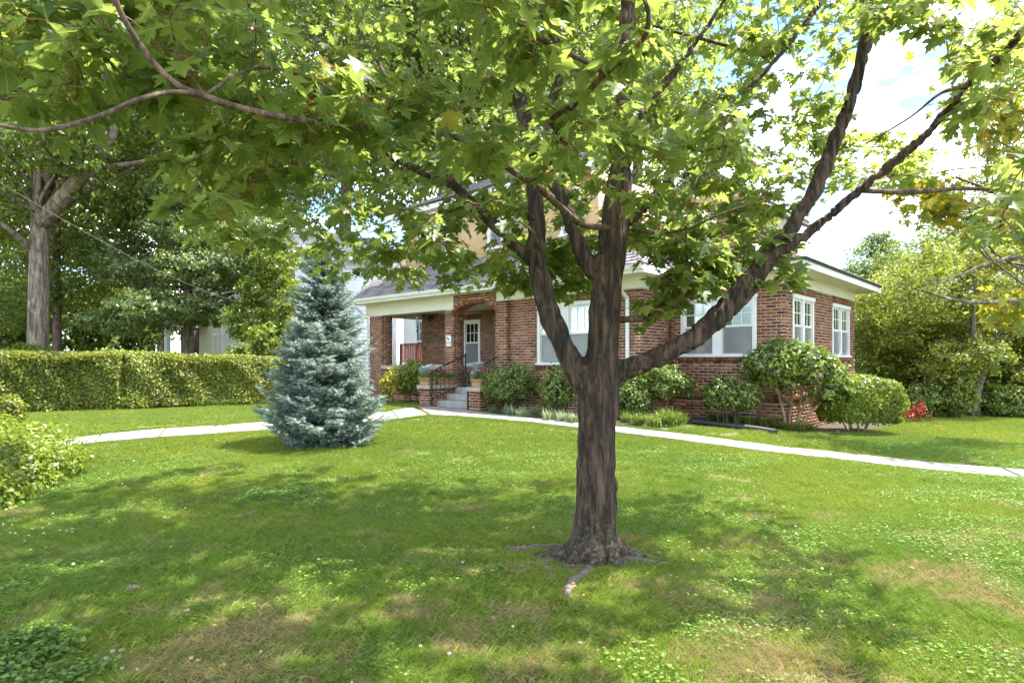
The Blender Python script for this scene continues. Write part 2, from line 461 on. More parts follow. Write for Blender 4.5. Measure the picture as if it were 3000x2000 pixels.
M['silver'] = leaf_mat('silver_leaf', [(0.0, (0.45, 0.50, 0.50)), (1.0, (0.72, 0.76, 0.78))], 0.2, (0.6, 0.65, 0.6), 0.8, 0.1)
M['yellowleaf'] = leaf_mat('golden_leaf', [(0.0, (0.22, 0.24, 0.03)), (1.0, (0.45, 0.42, 0.06))], 0.35, (0.7, 0.6, 0.05))
M['pink'] = leaf_mat('pink_petal', [(0.0, (0.50, 0.03, 0.06)), (1.0, (0.70, 0.10, 0.18))], 0.3, (0.8, 0.1, 0.15))
M['redleaf'] = leaf_mat('red_leaf', [(0.0, (0.10, 0.06, 0.02)), (0.4, (0.22, 0.03, 0.02)), (1.0, (0.36, 0.07, 0.05))], 0.35, (0.7, 0.12, 0.06))
M['clover'] = leaf_mat('clover_leaf', [(0.0, (0.06, 0.13, 0.02)), (0.6, (0.13, 0.24, 0.035)), (1.0, (0.24, 0.36, 0.07))], 0.35, (0.3, 0.5, 0.04))
M['flower'] = plain('white_floret', (0.75, 0.73, 0.70), 0.8, (0.6, 0.6, 0.52), 80, 0.3)
M['petiole'] = plain('red_petiole', (0.30, 0.07, 0.035), 0.6, (0.26, 0.12, 0.04), 14, 0)
M['liriope'] = leaf_mat('strap_leaf', [(0.0, (0.05, 0.10, 0.02)), (0.6, (0.12, 0.20, 0.03)), (1.0, (0.26, 0.34, 0.08))], 0.3, (0.4, 0.5, 0.05), 0.4)
M['liriope_v'] = leaf_mat('striped_strap_leaf', [(0.0, (0.12, 0.19, 0.06)), (0.6, (0.26, 0.33, 0.16)), (1.0, (0.48, 0.52, 0.34))], 0.3, (0.5, 0.6, 0.3), 0.4)
M['bark_maple'] = bark_mat('maple_bark', (0.030, 0.020, 0.015), (0.125, 0.082, 0.060), 9, (0.17, 0.19, 0.11), 0.38)
M['bark_twig'] = bark_mat('twig_bark', (0.07, 0.048, 0.035), (0.20, 0.14, 0.10), 14)
M['bark_oak'] = bark_mat('oak_bark', (0.10, 0.08, 0.065), (0.30, 0.25, 0.20), 5)
M['bark_tan'] = bark_mat('camellia_bark', (0.22, 0.15, 0.08), (0.42, 0.32, 0.19), 12)

# ------------------------------------------------------------------ foliage toolkit
T_LEAF = (np.array([[0, 0, 0], [-0.33, 0.42, 0.08], [0, 1, -0.04], [0.33, 0.42, 0.08]]), np.array([[0, 3, 2], [0, 2, 1]]))
_half = [(0.12, -0.03), (0.42, 0.02), (0.34, 0.17), (0.24, 0.26), (0.48, 0.36), (0.60, 0.66), (0.42, 0.60), (0.19, 0.50), (0.27, 0.74), (0.13, 0.80)]
_out = [(0, 0)] + _half + [(0, 1.06)] + [(-x, y) for x, y in _half[::-1]]
_mv = np.array([(0, 0.28, -0.02)] + [(x, y, 0.20 * abs(x) - 0.10 * y * y) for x, y in _out])
T_MAPLE = (_mv, np.array([[0, 1 + i, 1 + (i + 1) % len(_out)] for i in range(len(_out))]))
UV_MAPLE = np.array([(0, 0.28)] + _out)
T_BLADE = (np.array([[-0.5, 0, 0], [0.5, 0, 0], [-0.4, 0.5, 0.06], [0.4, 0.5, 0.06], [0, 1, 0.0]]), np.array([[0, 1, 3], [0, 3, 2], [2, 3, 4]]))

def norm(a):
    return a / np.maximum(np.linalg.norm(a, axis=-1, keepdims=True), 1e-9)

def scatter(T, pos, dirv, nrm, size, wid=None):
    """template T placed at pos, its y along dirv and its z near nrm -> V, F"""
    tv, tf = T
    Y = norm(np.asarray(dirv, float)); Z = np.asarray(nrm, float)
    Z = norm(Z - Y * (Z * Y).sum(1, keepdims=True)); X = np.cross(Y, Z)
    s = np.broadcast_to(np.asarray(size, float), (len(pos),))[:, None, None]
    w = s if wid is None else np.broadcast_to(np.asarray(wid, float), (len(pos),))[:, None, None]
    V = pos[:, None, :] + w * tv[None, :, 0:1] * X[:, None, :] + s * (tv[None, :, 1:2] * Y[:, None, :] + tv[None, :, 2:3] * Z[:, None, :])
    F = tf[None] + len(tv) * np.arange(len(pos))[:, None, None]
    return V.reshape(-1, 3), F.reshape(-1, tf.shape[1])

def rand_unit(n):
    return norm(rng.normal(size=(n, 3)))

def leaf_mesh(name, pos, nrm, size, mat, T=T_LEAF, jitter=0.6, hang=0.3, rnd=None):
    n = len(pos)
    nn = norm(nrm + jitter * rng.normal(size=(n, 3)))
    d = np.cross(nn, rand_unit(n)); d[:, 2] -= hang
    sz = size * (0.65 + 0.7 * rng.random(n))
    V, F = scatter(T, pos, d, nn, sz)
    if rnd is None: rnd = rng.random(n)
    return mesh_np(name, V, F, mat, np.repeat(rnd, len(T[0])))

def lobes_points(lobes, n, clump=0.16, per=26, shell=0.55, flat=0.55):
    """leaf points gathered in clumps spread through the outer part of ellipsoid lobes; also the clump centres"""
    vol = np.array([l[3] * l[4] * l[5] for l in lobes]) ** 0.67
    cnt = np.maximum(1, (vol / vol.sum() * n / per)).astype(int)
    C = []; N = []; S = []
    for l, c in zip(lobes, cnt):
        u = rand_unit(c); r = shell + (1 - shell) * rng.random(c) ** 0.6
        C.append(np.array(l[:3]) + u * r[:, None] * np.array(l[3:6])); N.append(norm(u / np.array(l[3:6])))
        S.append(np.full(c, min(l[3:6])))
    C = np.vstack(C); N = np.vstack(N); S = np.concatenate(S)
    k = rng.integers(per // 2, per * 3 // 2, len(C))
    idx = np.repeat(np.arange(len(C)), k)
    g = rng.normal(size=(len(idx), 3)); g[:, 2] *= flat
    pos = C[idx] + g * (clump * S[idx])[:, None]
    up = np.array([0, 0, 0.55])
    return pos, norm(N[idx] + up), C, idx

def limb_mesh(mb, a, b, r0, r1, sag=0.1, seg=5, n=5):
    a, b = np.array(a, float), np.array(b, float); L = np.linalg.norm(b - a)
    off = rng.normal(size=3) * L * sag
    pts = [a + (b - a) * t + off * math.sin(math.pi * t) * 0.6 + rng.normal(size=3) * L * 0.015 * (0 < t < 1) for t in np.linspace(0, 1, seg)]
    mb.tube(pts, list(np.linspace(r0, r1, seg)), n)

def tree(name, label, cat, base, trunk, lobes, n, size, mat, bark, group=None, limbs=14, clump=0.16, per=26, shell=0.5, limb_r=0.35, T=T_LEAF, flat=0.55, zlimb=0.35):
    """trunk: list of (x, y, z, r) world points; lobes in world coordinates"""
    root = empty(name, base, 0, label, cat, group)
    off = np.array([*base, 0][:3])
    sp = smooth_path(trunk, 4)
    mb = MB(); mb.tube([Vector(p[:3] - off) for p in sp], [p[3] for p in sp], 10)
    pos, nr, C, idx = lobes_points(lobes, n, clump, per, shell, flat)
    zt = sp[:, 2]
    kk = np.arange(len(C)); rng.shuffle(kk)
    for j in kk[:limbs]:
        c = C[j]; want = c[2] - zlimb * np.linalg.norm(c[:2] - sp[-1][:2]) - 0.2
        i = int(np.argmin(abs(zt - max(zt[len(zt) // 3], min(want, zt[-1])))))
        limb_mesh(mb, sp[i][:3] - off, c - off, sp[i][3] * limb_r, 0.012, 0.1, 6)
    mb.build('trunk', bark, root, True)
    me = leaf_mesh('crown', pos - off, nr, size, mat, T)
    o = link('crown', me, root); o['kind'] = 'stuff'
    return root

# ------------------------------------------------------------------ the setting: ground, beds, walk
def axis(a0, a1, step, far):
    c = list(np.arange(a0, a1 + 1e-6, step))
    l, r = [], []
    s, x = step, a0
    while x > -far: s *= 1.35; x -= s; l.append(x)
    s, x = step, a1
    while x < far: s *= 1.35; x += s; r.append(x)
    return np.array(l[::-1] + c + r)
gx_, gy_ = axis(-14, 14, 0.25, 420), axis(-3, 26, 0.25, 420)
XX, YY = np.meshgrid(gx_, gy_)
ZZ = ground_z(XX, YY) + 0.006 * np.sin(XX * 7.1) * np.cos(YY * 6.3) - 0.004
nx_, ny_ = len(gx_), len(gy_)
ii = (np.arange(ny_ - 1)[:, None] * nx_ + np.arange(nx_ - 1)[None]).ravel()
Fg = np.stack([ii, ii + 1, ii + nx_ + 1, ii + nx_], 1)
tag(link('lawn_ground', mesh_np('lawn_ground', np.stack([XX.ravel(), YY.ravel(), ZZ.ravel()], 1), Fg, M['soil'], shade=True)), kind='structure')

def strip_pieces(name, upper, lower, n, mat, thick=0.07, lift=0.018, gap=0.03):
    """concrete slabs between two edges given as plan polylines; each slab is a piece of the path"""
    U = np.array(upper); L = np.array(lower)
    def resample(P, m):
        d = np.r_[0, np.cumsum(np.linalg.norm(np.diff(P, axis=0), axis=1))]
        t = np.linspace(0, d[-1], m)
        return np.stack([np.interp(t, d, P[:, 0]), np.interp(t, d, P[:, 1])], 1)
    U, L = resample(U, n + 1), resample(L, n + 1)
    root = empty(name); root['kind'] = 'structure'
    for i in range(n):
        a, b, c, d = L[i], L[i + 1], U[i + 1], U[i]
        e1 = (b - a) / max(np.linalg.norm(b - a), 1e-6) * gap; e2 = (c - d) / max(np.linalg.norm(c - d), 1e-6) * gap
        q = [a + e1 * .5, b - e1 * .5, c - e2 * .5, d + e2 * .5]
        dz = random.uniform(-0.004, 0.004)
        mb = MB(); top = [(p[0], p[1], gz(*p) + lift + dz) for p in q]; bot = [(x, y, z - thick) for x, y, z in top]
        mb.poly(bot + top, [tuple(f) for f in BF.tolist()])
        bev(mb.build('slab', mat, root), 0.008, 2)
    return root, np.vstack([L, U[::-1]])

def g2(pts): return [tuple(gp(x, y)[:2]) for x, y in pts]
walkA_up = g2([(90, 1304), (160, 1291), (400, 1262), (700, 1245), (900, 1228), (1120, 1208), (1210, 1194)])
walkA_lo = g2([(90, 1322), (160, 1307), (400, 1286), (700, 1266), (900, 1250), (1120, 1232), (1250, 1216)])
walkB_up = g2([(1222, 1192), (1290, 1190), (1405, 1209), (1690, 1240), (1810, 1251), (2040, 1276), (2300, 1312), (2640, 1347), (3000, 1377), (3500, 1426)])
walkB_lo = g2([(1262, 1216), (1320, 1217), (1420, 1226), (1690, 1253), (1810, 1267), (2040, 1295), (2250, 1324), (2640, 1369), (3000, 1400), (3500, 1460)])
_, polyA = strip_pieces('front_walk', walkA_up, walkA_lo, 8, M['concrete'])
_, polyB = strip_pieces('side_walk', walkB_up, walkB_lo, 16, M['concrete'])

def in_poly(P, poly):
    x, y = P[:, 0], P[:, 1]; ins = np.zeros(len(P), bool); n = len(poly)
    for i in range(n):
        x0, y0 = poly[i]; x1, y1 = poly[(i + 1) % n]
        c = ((y0 > y) != (y1 > y)) & (x < (x1 - x0) * (y - y0) / (y1 - y0 + 1e-12) + x0)
        ins ^= c
    return ins

# ------------------------------------------------------------------ the brick house (local x runs along the front to the right, y to the back)
CX, CY = (2299 - 1500) / FPX * 12.1, 12.1
HU = np.array([-1900.0, 1766.0]); HU /= np.linalg.norm(HU)
HV = np.array([-HU[0] * 0 + 0.6808, 0.7325])
HV = np.array([HU[1], -HU[0]])                      # to the back right
def s_at(px, d):
    """distance along the front (to the left of the corner) of photo column px on the plane d behind the wing's front"""
    k = (px - 1500) / FPX
    bx, by = CX + d * HV[0], CY + d * HV[1]
    return (bx - k * by) / (-HU[0] + k * HU[1])
def d_at(px, s):
    k = (px - 1500) / FPX
    bx, by = CX + s * HU[0], CY + s * HU[1]
    return (k * by - bx) / (HV[0] - k * HV[1])
def hz(px, py, d):
    s = s_at(px, d); Y = CY + d * HV[1] + s * HU[1]
    return EYE + (1055 - py) / FPX * Y
def hw(x, y, z=0.0):
    """house-local to world"""
    return Vector((CX - x * HU[0] + y * HV[0], CY - x * HU[1] + y * HV[1], z))
HROT = math.atan2(-HU[1], -HU[0])
house = empty('brick_house', (CX, CY, 0), HROT, 'red brick bungalow with arched porch entry, white windows and wide cream eaves', 'house')

S_IN = s_at(1962, 0.0)                     # inner corner of the recess
D_MAIN = d_at(1880, S_IN)                  # front plane of the main block
D_POR = D_MAIN - 0.13                      # front of the arched entry
X_IN = -S_IN
WT = 3.06                                  # top of the brickwork
BASE = -0.25
side_len = d_at(2503, 0.0)
POR_L, ARCH_L, ARCH_R, POR_R = [-s_at(p, D_POR) for p in (1303, 1328, 1452, 1483)]
COL_L, COL_R = [-s_at(p, D_POR) for p in (1083, 1117)]
D_BACK = 0.75                              # back wall of the porch
EAVE_Z = 3.30
D_EAVE = D_MAIN - 0.66
FLOOR = 0.75

COURSE, BL, BH, BJ = 0.0677, 0.208, 0.0545, 0.0135
BRICKS = []        # stuff boxes
HEXA = []
def wall_bricks(ax, plane, a0, a1, z0, z1, sgn, holes=(), depth=0.092, jog=None, out=None, clip=None):
    """running bond. ax 'x': wall spans local x at y=plane, facing sgn*y ; ax 'y': spans y at x=plane"""
    out = BRICKS if out is None else out
    if jog is None: jog = (a1 if ax == 'x' else a0) - 0.25 * BL
    k0 = math.floor((z0) / COURSE)
    k = k0
    while True:
        zb = k * COURSE; zt = zb + BH
        k += 1
        if zb > z1 - 0.02: break
        if zt < z0 + 0.02: continue
        lo, hi = max(zb, z0), min(zt, z1)
        zm = (lo + hi) / 2
        cuts = [(h[0], h[1]) for h in holes if h[2] - 0.012 < zm < h[3] + 0.012]
        if clip:
            c = clip(zm)
            if c: cuts.append(c)
        off = (BL / 2 if k % 2 else 0) + jog
        a = math.floor((a0 - off) / BL) * BL + off
        while a < a1:
            segs = [(max(a, a0), min(a + BL - BJ, a1))]
            for c0, c1 in cuts:
                ns = []
                for p, q in segs:
                    if c1 <= p or c0 >= q: ns.append((p, q)); continue
                    if c0 - p > 0.0: ns.append((p, c0 - 0.004))
                    if q - c1 > 0.0: ns.append((c1 + 0.004, q))
                segs = ns
            for p, q in segs:
                if q - p < 0.014: continue
                j = random.uniform(0, 0.0025)
                f0, f1 = plane, plane
                if sgn < 0: f0, f1 = plane - j, plane + depth
                else: f0, f1 = plane - depth, plane + j
                out.append((p, q, f0, f1, lo, hi) if ax == 'x' else (f0, f1, p, q, lo, hi))
            a += BL
def soldiers(ax, plane, a0, a1, z0, z1, sgn, depth=0.09, pitch=0.0677):
    n = max(1, round((a1 - a0) / pitch)); p = (a1 - a0) / n
    for i in range(n):
        lo, hi = a0 + i * p + 0.005, a0 + (i + 1) * p - 0.005
        j = random.uniform(0.002, 0.005)
        f0, f1 = (plane - j, plane + depth) if sgn < 0 else (plane - depth, plane + j)
        BRICKS.append((lo, hi, f0, f1, z0 + 0.005, z1 - 0.005) if ax == 'x' else (f0, f1, lo, hi, z0 + 0.005, z1 - 0.005))

REC = 0.005        # mortar lies this far behind the brick faces
MORTAR = []
def mortar_rects(ax, plane, a0, a1, z0, z1, sgn, holes=(), th=0.085):
    """mortar / wall body around rectangular openings, cut into butted boxes"""
    xs = sorted({a0, a1, *[min(max(v, a0), a1) for h in holes for v in h[:2]]})
    for i in range(len(xs) - 1):
        m = (xs[i] + xs[i + 1]) / 2
        zs = [(z0, z1)]
        for h in holes:
            if h[0] < m < h[1]:
                nz = []
                for p, q in zs:
                    if h[3] <= p or h[2] >= q: nz.append((p, q)); continue
                    if h[2] > p: nz.append((p, h[2]))
                    if h[3] < q: nz.append((h[3], q))
                zs = nz
        for p, q in zs:
            if q - p < 1e-4: continue
            f0, f1 = (plane + REC, plane + th) if sgn < 0 else (plane - th, plane - REC)
            MORTAR.append((xs[i], xs[i + 1], f0, f1, p, q) if ax == 'x' else (f0, f1, xs[i], xs[i + 1], p, q))

def brick_face(ax, plane, a0, a1, z0, z1, sgn, wins=(), table=None, jog=None):
    """wins: (a0,a1,z0,z1) openings; soldier course above, rowlock sill below, soldier water table"""
    holes = [tuple(w) for w in wins]; extra = []
    for w in wins:
        top = min(w[3] + 0.185, z1)
        if w[3] + 0.03 < z1:
            extra.append((w[0] - 0.03, w[1] + 0.03, w[3], top)); soldiers(ax, plane, w[0] - 0.03, w[1] + 0.03, w[3], top, sgn)
        extra.append((w[0] - 0.05, w[1] + 0.05, w[2] - 0.10, w[2]))
        soldiers(ax, plane - 0.02 * (1 if sgn < 0 else -1), w[0] - 0.05, w[1] + 0.05, w[2] - 0.10, w[2], sgn)
    if table is not None:
        extra.append((a0 - 1, a1 + 1, table, table + 0.19)); soldiers(ax, plane - 0.012 * (1 if sgn < 0 else -1), a0, a1, table, table + 0.19, sgn)
    wall_bricks(ax, plane, a0, a1, z0, z1, sgn, holes + extra, jog=jog)
    mortar_rects(ax, plane, a0 + (0 if ax == 'x' else -0.004), a1 - 0.006, z0, z1, sgn, holes)

# window openings
WZ0, WZ1 = 1.57, 2.88
w_wing = (-s_at(1994, 0), -s_at(2217, 0), WZ0, WZ1)
w_side1 = (d_at(2322, 0), d_at(2384, 0), WZ0, WZ1)
w_side2 = (d_at(2438, 0), d_at(2488, 0), WZ0, WZ1)
w_main = (-s_at(1574, D_MAIN), -s_at(1574, D_MAIN) + 1.75, 1.38, WZ1)
w_porch = (-s_at(1357, D_BACK), -s_at(1407, D_BACK), 1.32, 2.80)
brick_face('x', 0.0, X_IN, 0.0, BASE, WT, -1, [w_wing], table=0.62)
brick_face('y', 0.0, 0.09, side_len, BASE, WT, 1, [w_side1, w_side2], table=0.62)
brick_face('y', X_IN, D_MAIN + 0.09, -0.0, BASE, WT, 1, [], table=0.62)
brick_face('x', D_MAIN, POR_R - 0.08, X_IN, BASE, WT, -1, [w_main], table=0.62)
# porch back wall and its left return
PB_L = -s_at(1236, D_BACK)
wall_bricks('x', D_BACK, PB_L, POR_R + 0.4, FLOOR, 3.1, -1, [w_porch, (w_porch[0] - .03, w_porch[1] + .03, w_porch[3], w_porch[3] + .2)])
soldiers('x', D_BACK, w_porch[0] - .03, w_porch[1] + .03, w_porch[3], w_porch[3] + .2, -1)
mortar_rects('x', D_BACK, PB_L, POR_R + 0.4, FLOOR, 3.1, -1, [w_porch])
# right-hand inner wall of the porch, behind the main window wall
MORTAR.append((POR_R + 0.02, POR_R + 0.1, D_MAIN + 0.09, D_BACK, FLOOR, 3.1))
wall_bricks('y', POR_R + 0.02, D_MAIN + 0.3, D_BACK, FLOOR, 3.1, -1)

# arched entry: two piers, an elliptical arch ring and the block above
ACX, AA, AB, AZ = (ARCH_L + ARCH_R) / 2, (ARCH_R - ARCH_L) / 2, 0.31, 2.74
RING = 0.105
def arch_cut(zm):
    z = zm - AZ
    if z < 0: return (ARCH_L, ARCH_R)
    v = 1 - (z / (AB + RING)) ** 2
    if v <= 0: return None
    h = (AA + RING) * math.sqrt(v)
    return (ACX - h, ACX + h)
PT = 0.40
wall_bricks('x', D_POR, POR_L, ARCH_L, BASE, AZ + 0.19, -1)
wall_bricks('x', D_POR, ARCH_R, POR_R, BASE, AZ + 0.30, -1)
wall_bricks('x', D_POR, ARCH_L, ARCH_R, AZ, EAVE_Z, -1, clip=arch_cut)
MORTAR += [(POR_L, ARCH_L - REC, D_POR + REC, D_POR + PT, BASE, AZ + 0.19), (ARCH_R, POR_R - REC, D_POR + REC, D_POR + PT - 0.05, BASE, AZ + 0.30)]
wall_bricks('y', ARCH_L, D_POR + 0.09, D_POR + PT, FLOOR, AZ, 1)            # reveal of the left pier
wall_bricks('y', POR_R, D_POR + 0.09, D_MAIN + 0.0, BASE, AZ + 0.30, 1)     # small return on the right
nb = 34
ang = np.linspace(math.pi, 0, nb + 1)
for i in range(nb):
    for (r0, r1, y0, y1, sh) in [(0, RING, D_POR - 0.004, D_POR + 0.095, 0.006)] + [(0, RING * 0.6, D_POR + 0.1 + 0.1 * q, D_POR + 0.19 + 0.1 * q, 0.006) for q in range(3)]:
        g = -0.10 * (ang[i] - ang[i + 1])
        t0, t1 = ang[i] - g, ang[i + 1] + g
        def pt(t, r): return (ACX + (AA + r) * math.cos(t), AZ + (AB + r) * math.sin(t))
        a, b, c, d = pt(t0, r0), pt(t1, r0), pt(t1, r1), pt(t0, r1)
        HEXA.append([(a[0], y0, a[1]), (b[0], y0, b[1]), (b[0], y1, b[1]), (a[0], y1, a[1]), (d[0], y0, d[1]), (c[0], y0, c[1]), (c[0], y1, c[1]), (d[0], y1, d[1])])
# mortar body above the arch, in slim columns that follow the curve
nc = 48
for i in range(nc):
    xa, xb = ARCH_L + (ARCH_R - ARCH_L) * i / nc, ARCH_L + (ARCH_R - ARCH_L) * (i + 1) / nc
    xm = (xa + xb) / 2
    zc = AZ + (AB + 0.012) * math.sqrt(max(0, 1 - ((xm - ACX) / (AA + 0.012)) ** 2))
    MORTAR.append((xa, xb, D_POR + REC, D_POR + PT, zc, EAVE_Z))
# porch end column and low walls
wall_bricks('x', D_POR, COL_L, COL_R, BASE, AZ + 0.19, -1)
wall_bricks('y', COL_R, D_POR + 0.09, D_POR + 0.42, FLOOR, AZ + 0.19, 1)
MORTAR.append((COL_L, COL_R - REC, D_POR + REC, D_POR + 0.42, BASE, AZ + 0.19))
brick_face('x', D_POR + 0.05, COL_R, POR_L, BASE, 1.22, -1, [], table=0.45)
# porch floor edge wall at the left end
MORTAR.append((COL_L, COL_L + 0.3, D_POR + 0.42, D_BACK, BASE, 1.22))
# upper brick gable over the wing
GD = 0.9
GL, GR = -s_at(1965, GD), -s_at(2206, GD)
w_up1 = (-s_at(2165, GD), -s_at(2204, GD) - 0.0, 3.98, 4.95)
w_up1 = (w_up1[0], min(w_up1[1], GR - 0.12), 3.98, 4.95)
w_up2 = (-s_at(2037, GD), -s_at(2078, GD), 3.98, 4.95)
GT = 5.15
brick_face('x', GD, GL, GR, 3.6, GT, -1, [w_up1, w_up2])
wall_bricks('y', GR, GD + 0.09, GD + 3.0, 3.6, GT, 1); MORTAR.append((GR - 0.085, GR - REC, GD + 0.085, GD + 3.0, 3.6, GT))

# the cheek walls of the steps
D_PIER = d0 = -2.44
PL0, PL1, PR0, PR1 = -s_at(1228, D_PIER), -s_at(1256, D_PIER), -s_at(1374, D_PIER), -s_at(1406, D_PIER)
for a0, a1 in ((PL0, PL1), (PR0, PR1)):
    wall_bricks('x', D_PIER, a0, a1, 0.0, 0.735, -1)
    wall_bricks('y', a1, D_PIER + 0.09, D_POR, 0.0, 0.735, 1)
    if a0 == PL0: pass
    MORTAR.append((a0, a1 - REC, D_PIER + REC, D_POR, 0.0, 0.735))
    wall_bricks('y', a0, D_PIER + 0.09, D_POR, 0.0, 0.735, -1, depth=0.04)

# which bricks show largest: the 300 nearest ones become single pieces, the rest one body of brickwork
B = np.array(BRICKS)
cen = (B[:, 0::2] + B[:, 1::2]) / 2
W = np.stack([CX - cen[:, 0] * HU[0] + cen[:, 1] * HV[0], CY - cen[:, 0] * HU[1] + cen[:, 1] * HV[1], cen[:, 2]], 1)
span = np.maximum(B[:, 1] - B[:, 0], B[:, 3] - B[:, 2])
ok = (np.abs(cen[:, 1]) < 0.2) & (B[:, 1] - B[:, 0] > 0.15) & (cen[:, 0] > X_IN) & (cen[:, 2] > 0.75) & (B[:, 5] - B[:, 4] < 0.07) & (B[:, 5] - B[:, 4] > 0.05)
order = np.argsort(np.where(ok, W[:, 1], 1e9))[:290]
order = order[ok[order]]
variants = []
for q in range(10):
    hb = (BL - BJ) / 2
    variants.append(boxes_mesh('brick', [(-hb, hb, -0.046, 0.046, -BH / 2, BH / 2)], M['brick'], np.array([(q + 0.5) / 10])))
for q, i in enumerate(order):
    o = bpy.data.objects.new('brick', variants[random.randrange(10)])
    col.objects.link(o); o.parent = house; o.location = cen[i]
    o.scale = ((B[i, 1] - B[i, 0]) / (BL - BJ), (B[i, 3] - B[i, 2]) / 0.092, (B[i, 5] - B[i, 4]) / BH)
rest = np.ones(len(B), bool); rest[order] = False
me = boxes_mesh('brickwork', B[rest], M['brick']); o = link('brickwork', me, house); o['kind'] = 'stuff'
o = link('arch_ring', hexa_mesh('arch_ring', HEXA, M['brick']), house); o['kind'] = 'stuff'
link('wall', boxes_mesh('wall', MORTAR, M['mortar']), house)
# inner rooms (dark) so that no daylight passes through the house
mb = MB()
mb.box(-11.5, -0.25, 0.95, 6.0, BASE, 3.0); mb.box(-6.3, X_IN - 0.35, D_MAIN + 0.45, 0.95, BASE, 3.0); mb.box(X_IN - 0.3, -0.3, 0.4, 0.95, BASE, 3.0)
mb.build('inner_wall', M['dark'], house)

# ------------------------------------------------------------------ windows
def window(parent, ax, plane, w, sgn, units, muntins=(3, 2), lower='screen', cover='blind', name='window', mull=0.2, casing=0.09, divide_low=False):
    """double-hung units side by side inside opening w=(a0,a1,z0,z1)"""
    a0, a1, z0, z1 = w
    def bx(mb, p, q, o0, o1, lo, hi):
        # o: outward offsets (positive = proud of the wall)
        f0, f1 = sorted((plane + sgn * o0, plane + sgn * o1))
        if ax == 'x': mb.box(p, q, f0, f1, lo, hi)
        else: mb.box(f0, f1, p, q, lo, hi)
    fr = MB(); proud = 0.012
    bx(fr, a0, a0 + casing, -0.06, proud, z0 + 0.06, z1 - casing); bx(fr, a1 - casing, a1, -0.06, proud, z0 + 0.06, z1 - casing)
    bx(fr, a0 - 0.02, a1 + 0.02, -0.06, proud + 0.02, z1 - casing, z1 - 0.001)
    bx(fr, a0 - 0.03, a1 + 0.03, -0.06, proud + 0.035, z0 + 0.001, z0 + 0.06)
    uw = (a1 - a0 - 2 * casing - (units - 1) * mull) / units
    wo = fr.build(name, M['white'], parent); bev(wo, 0.004, 1)
    for u in range(units):
        p = a0 + casing + u * (uw + mull); q = p + uw
        if u:
            mm = MB(); bx(mm, p - mull, p, -0.06, proud - 0.003, z0 + 0.06, z1 - casing); mm.build('mullion', M['white'], wo)
        lo, hi = z0 + 0.06, z1 - casing; mid = (lo + hi) / 2
        st = 0.042
        for (b0, b1, off, up) in ((mid, hi, -0.022, True), (lo, mid + 0.02, -0.045, False)):
            s = MB()
            bx(s, p, p + st, off - 0.02, off, b0, b1); bx(s, q - st, q, off - 0.02, off, b0, b1)
            bx(s, p + st, q - st, off - 0.02, off, b1 - st, b1); bx(s, p + st, q - st, off - 0.02, off, b0, b0 + st)
            if (up or divide_low) and muntins:
                cx, cy = muntins
                for k in range(1, cx):
                    xk = p + st + (uw - 2 * st) * k / cx; bx(s, xk - 0.009, xk + 0.009, off - 0.018, off - 0.002, b0 + st, b1 - st)
                for k in range(1, cy):
                    zk = b0 + st + (b1 - b0 - 2 * st) * k / cy; bx(s, p + st, q - st, off - 0.016, off - 0.004, zk - 0.009, zk + 0.009)
            s.build('sash', M['white'], wo)
            g = MB(); bx(g, p + st, q - st, off - 0.012, off - 0.010, b0 + st, b1 - st); g.build('pane', M['glass'], wo)
            if not up and lower == 'screen':
                g = MB(); bx(g, p + st * .5, q - st * .5, off + 0.014, off + 0.016, b0 + 0.01, b1 - 0.01); g.build('insect_screen', M['screen'], wo)
        if cover == 'blind':
            g = MB(); z = lo + 0.03
            while z < hi - 0.02:
                bx(g, p + 0.01, q - 0.01, -0.10, -0.088, z, z + 0.017); z += 0.024
            bb = g.build('blind', M['blind'], wo); bb['kind'] = 'stuff'
        elif cover == 'curtain':
            g = MB(); bx(g, p, q, -0.11, -0.10, lo, hi); g.build('curtain', M['curtain'], wo)
        else:
            g = MB(); wv = (q - p) * 0.22; bx(g, p, p + wv, -0.12, -0.10, lo, hi); bx(g, q - wv, q, -0.12, -0.10, lo, hi); g.build('curtain', M['curtain'], wo)
        g = MB(); bx(g, p - 0.05, q + 0.05, -0.30, -0.28, lo - 0.05, hi + 0.05); g.build('dark_room_sheet', M['dark'], wo)  # dark sheet stands in for the unlit room behind the panes
    return wo
window(house, 'x', 0.0, w_wing, -1, 2)
window(house, 'y', 0.0, w_side1, 1, 2, muntins=(2, 2), cover='open', mull=0.12)
window(house, 'y', 0.0, w_side2, 1, 2, muntins=(2, 2), cover='open', mull=0.12)
window(house, 'x', D_MAIN, w_main, -1, 2, muntins=(3, 2), cover='curtain')
window(house, 'x', D_BACK, w_porch, -1, 1, muntins=(3, 2), cover='curtain')
window(house, 'x', GD, w_up1, -1, 1, muntins=None, cover='curtain', casing=0.07)
window(house, 'x', GD, w_up2, -1, 1, muntins=None, cover='open', casing=0.07)

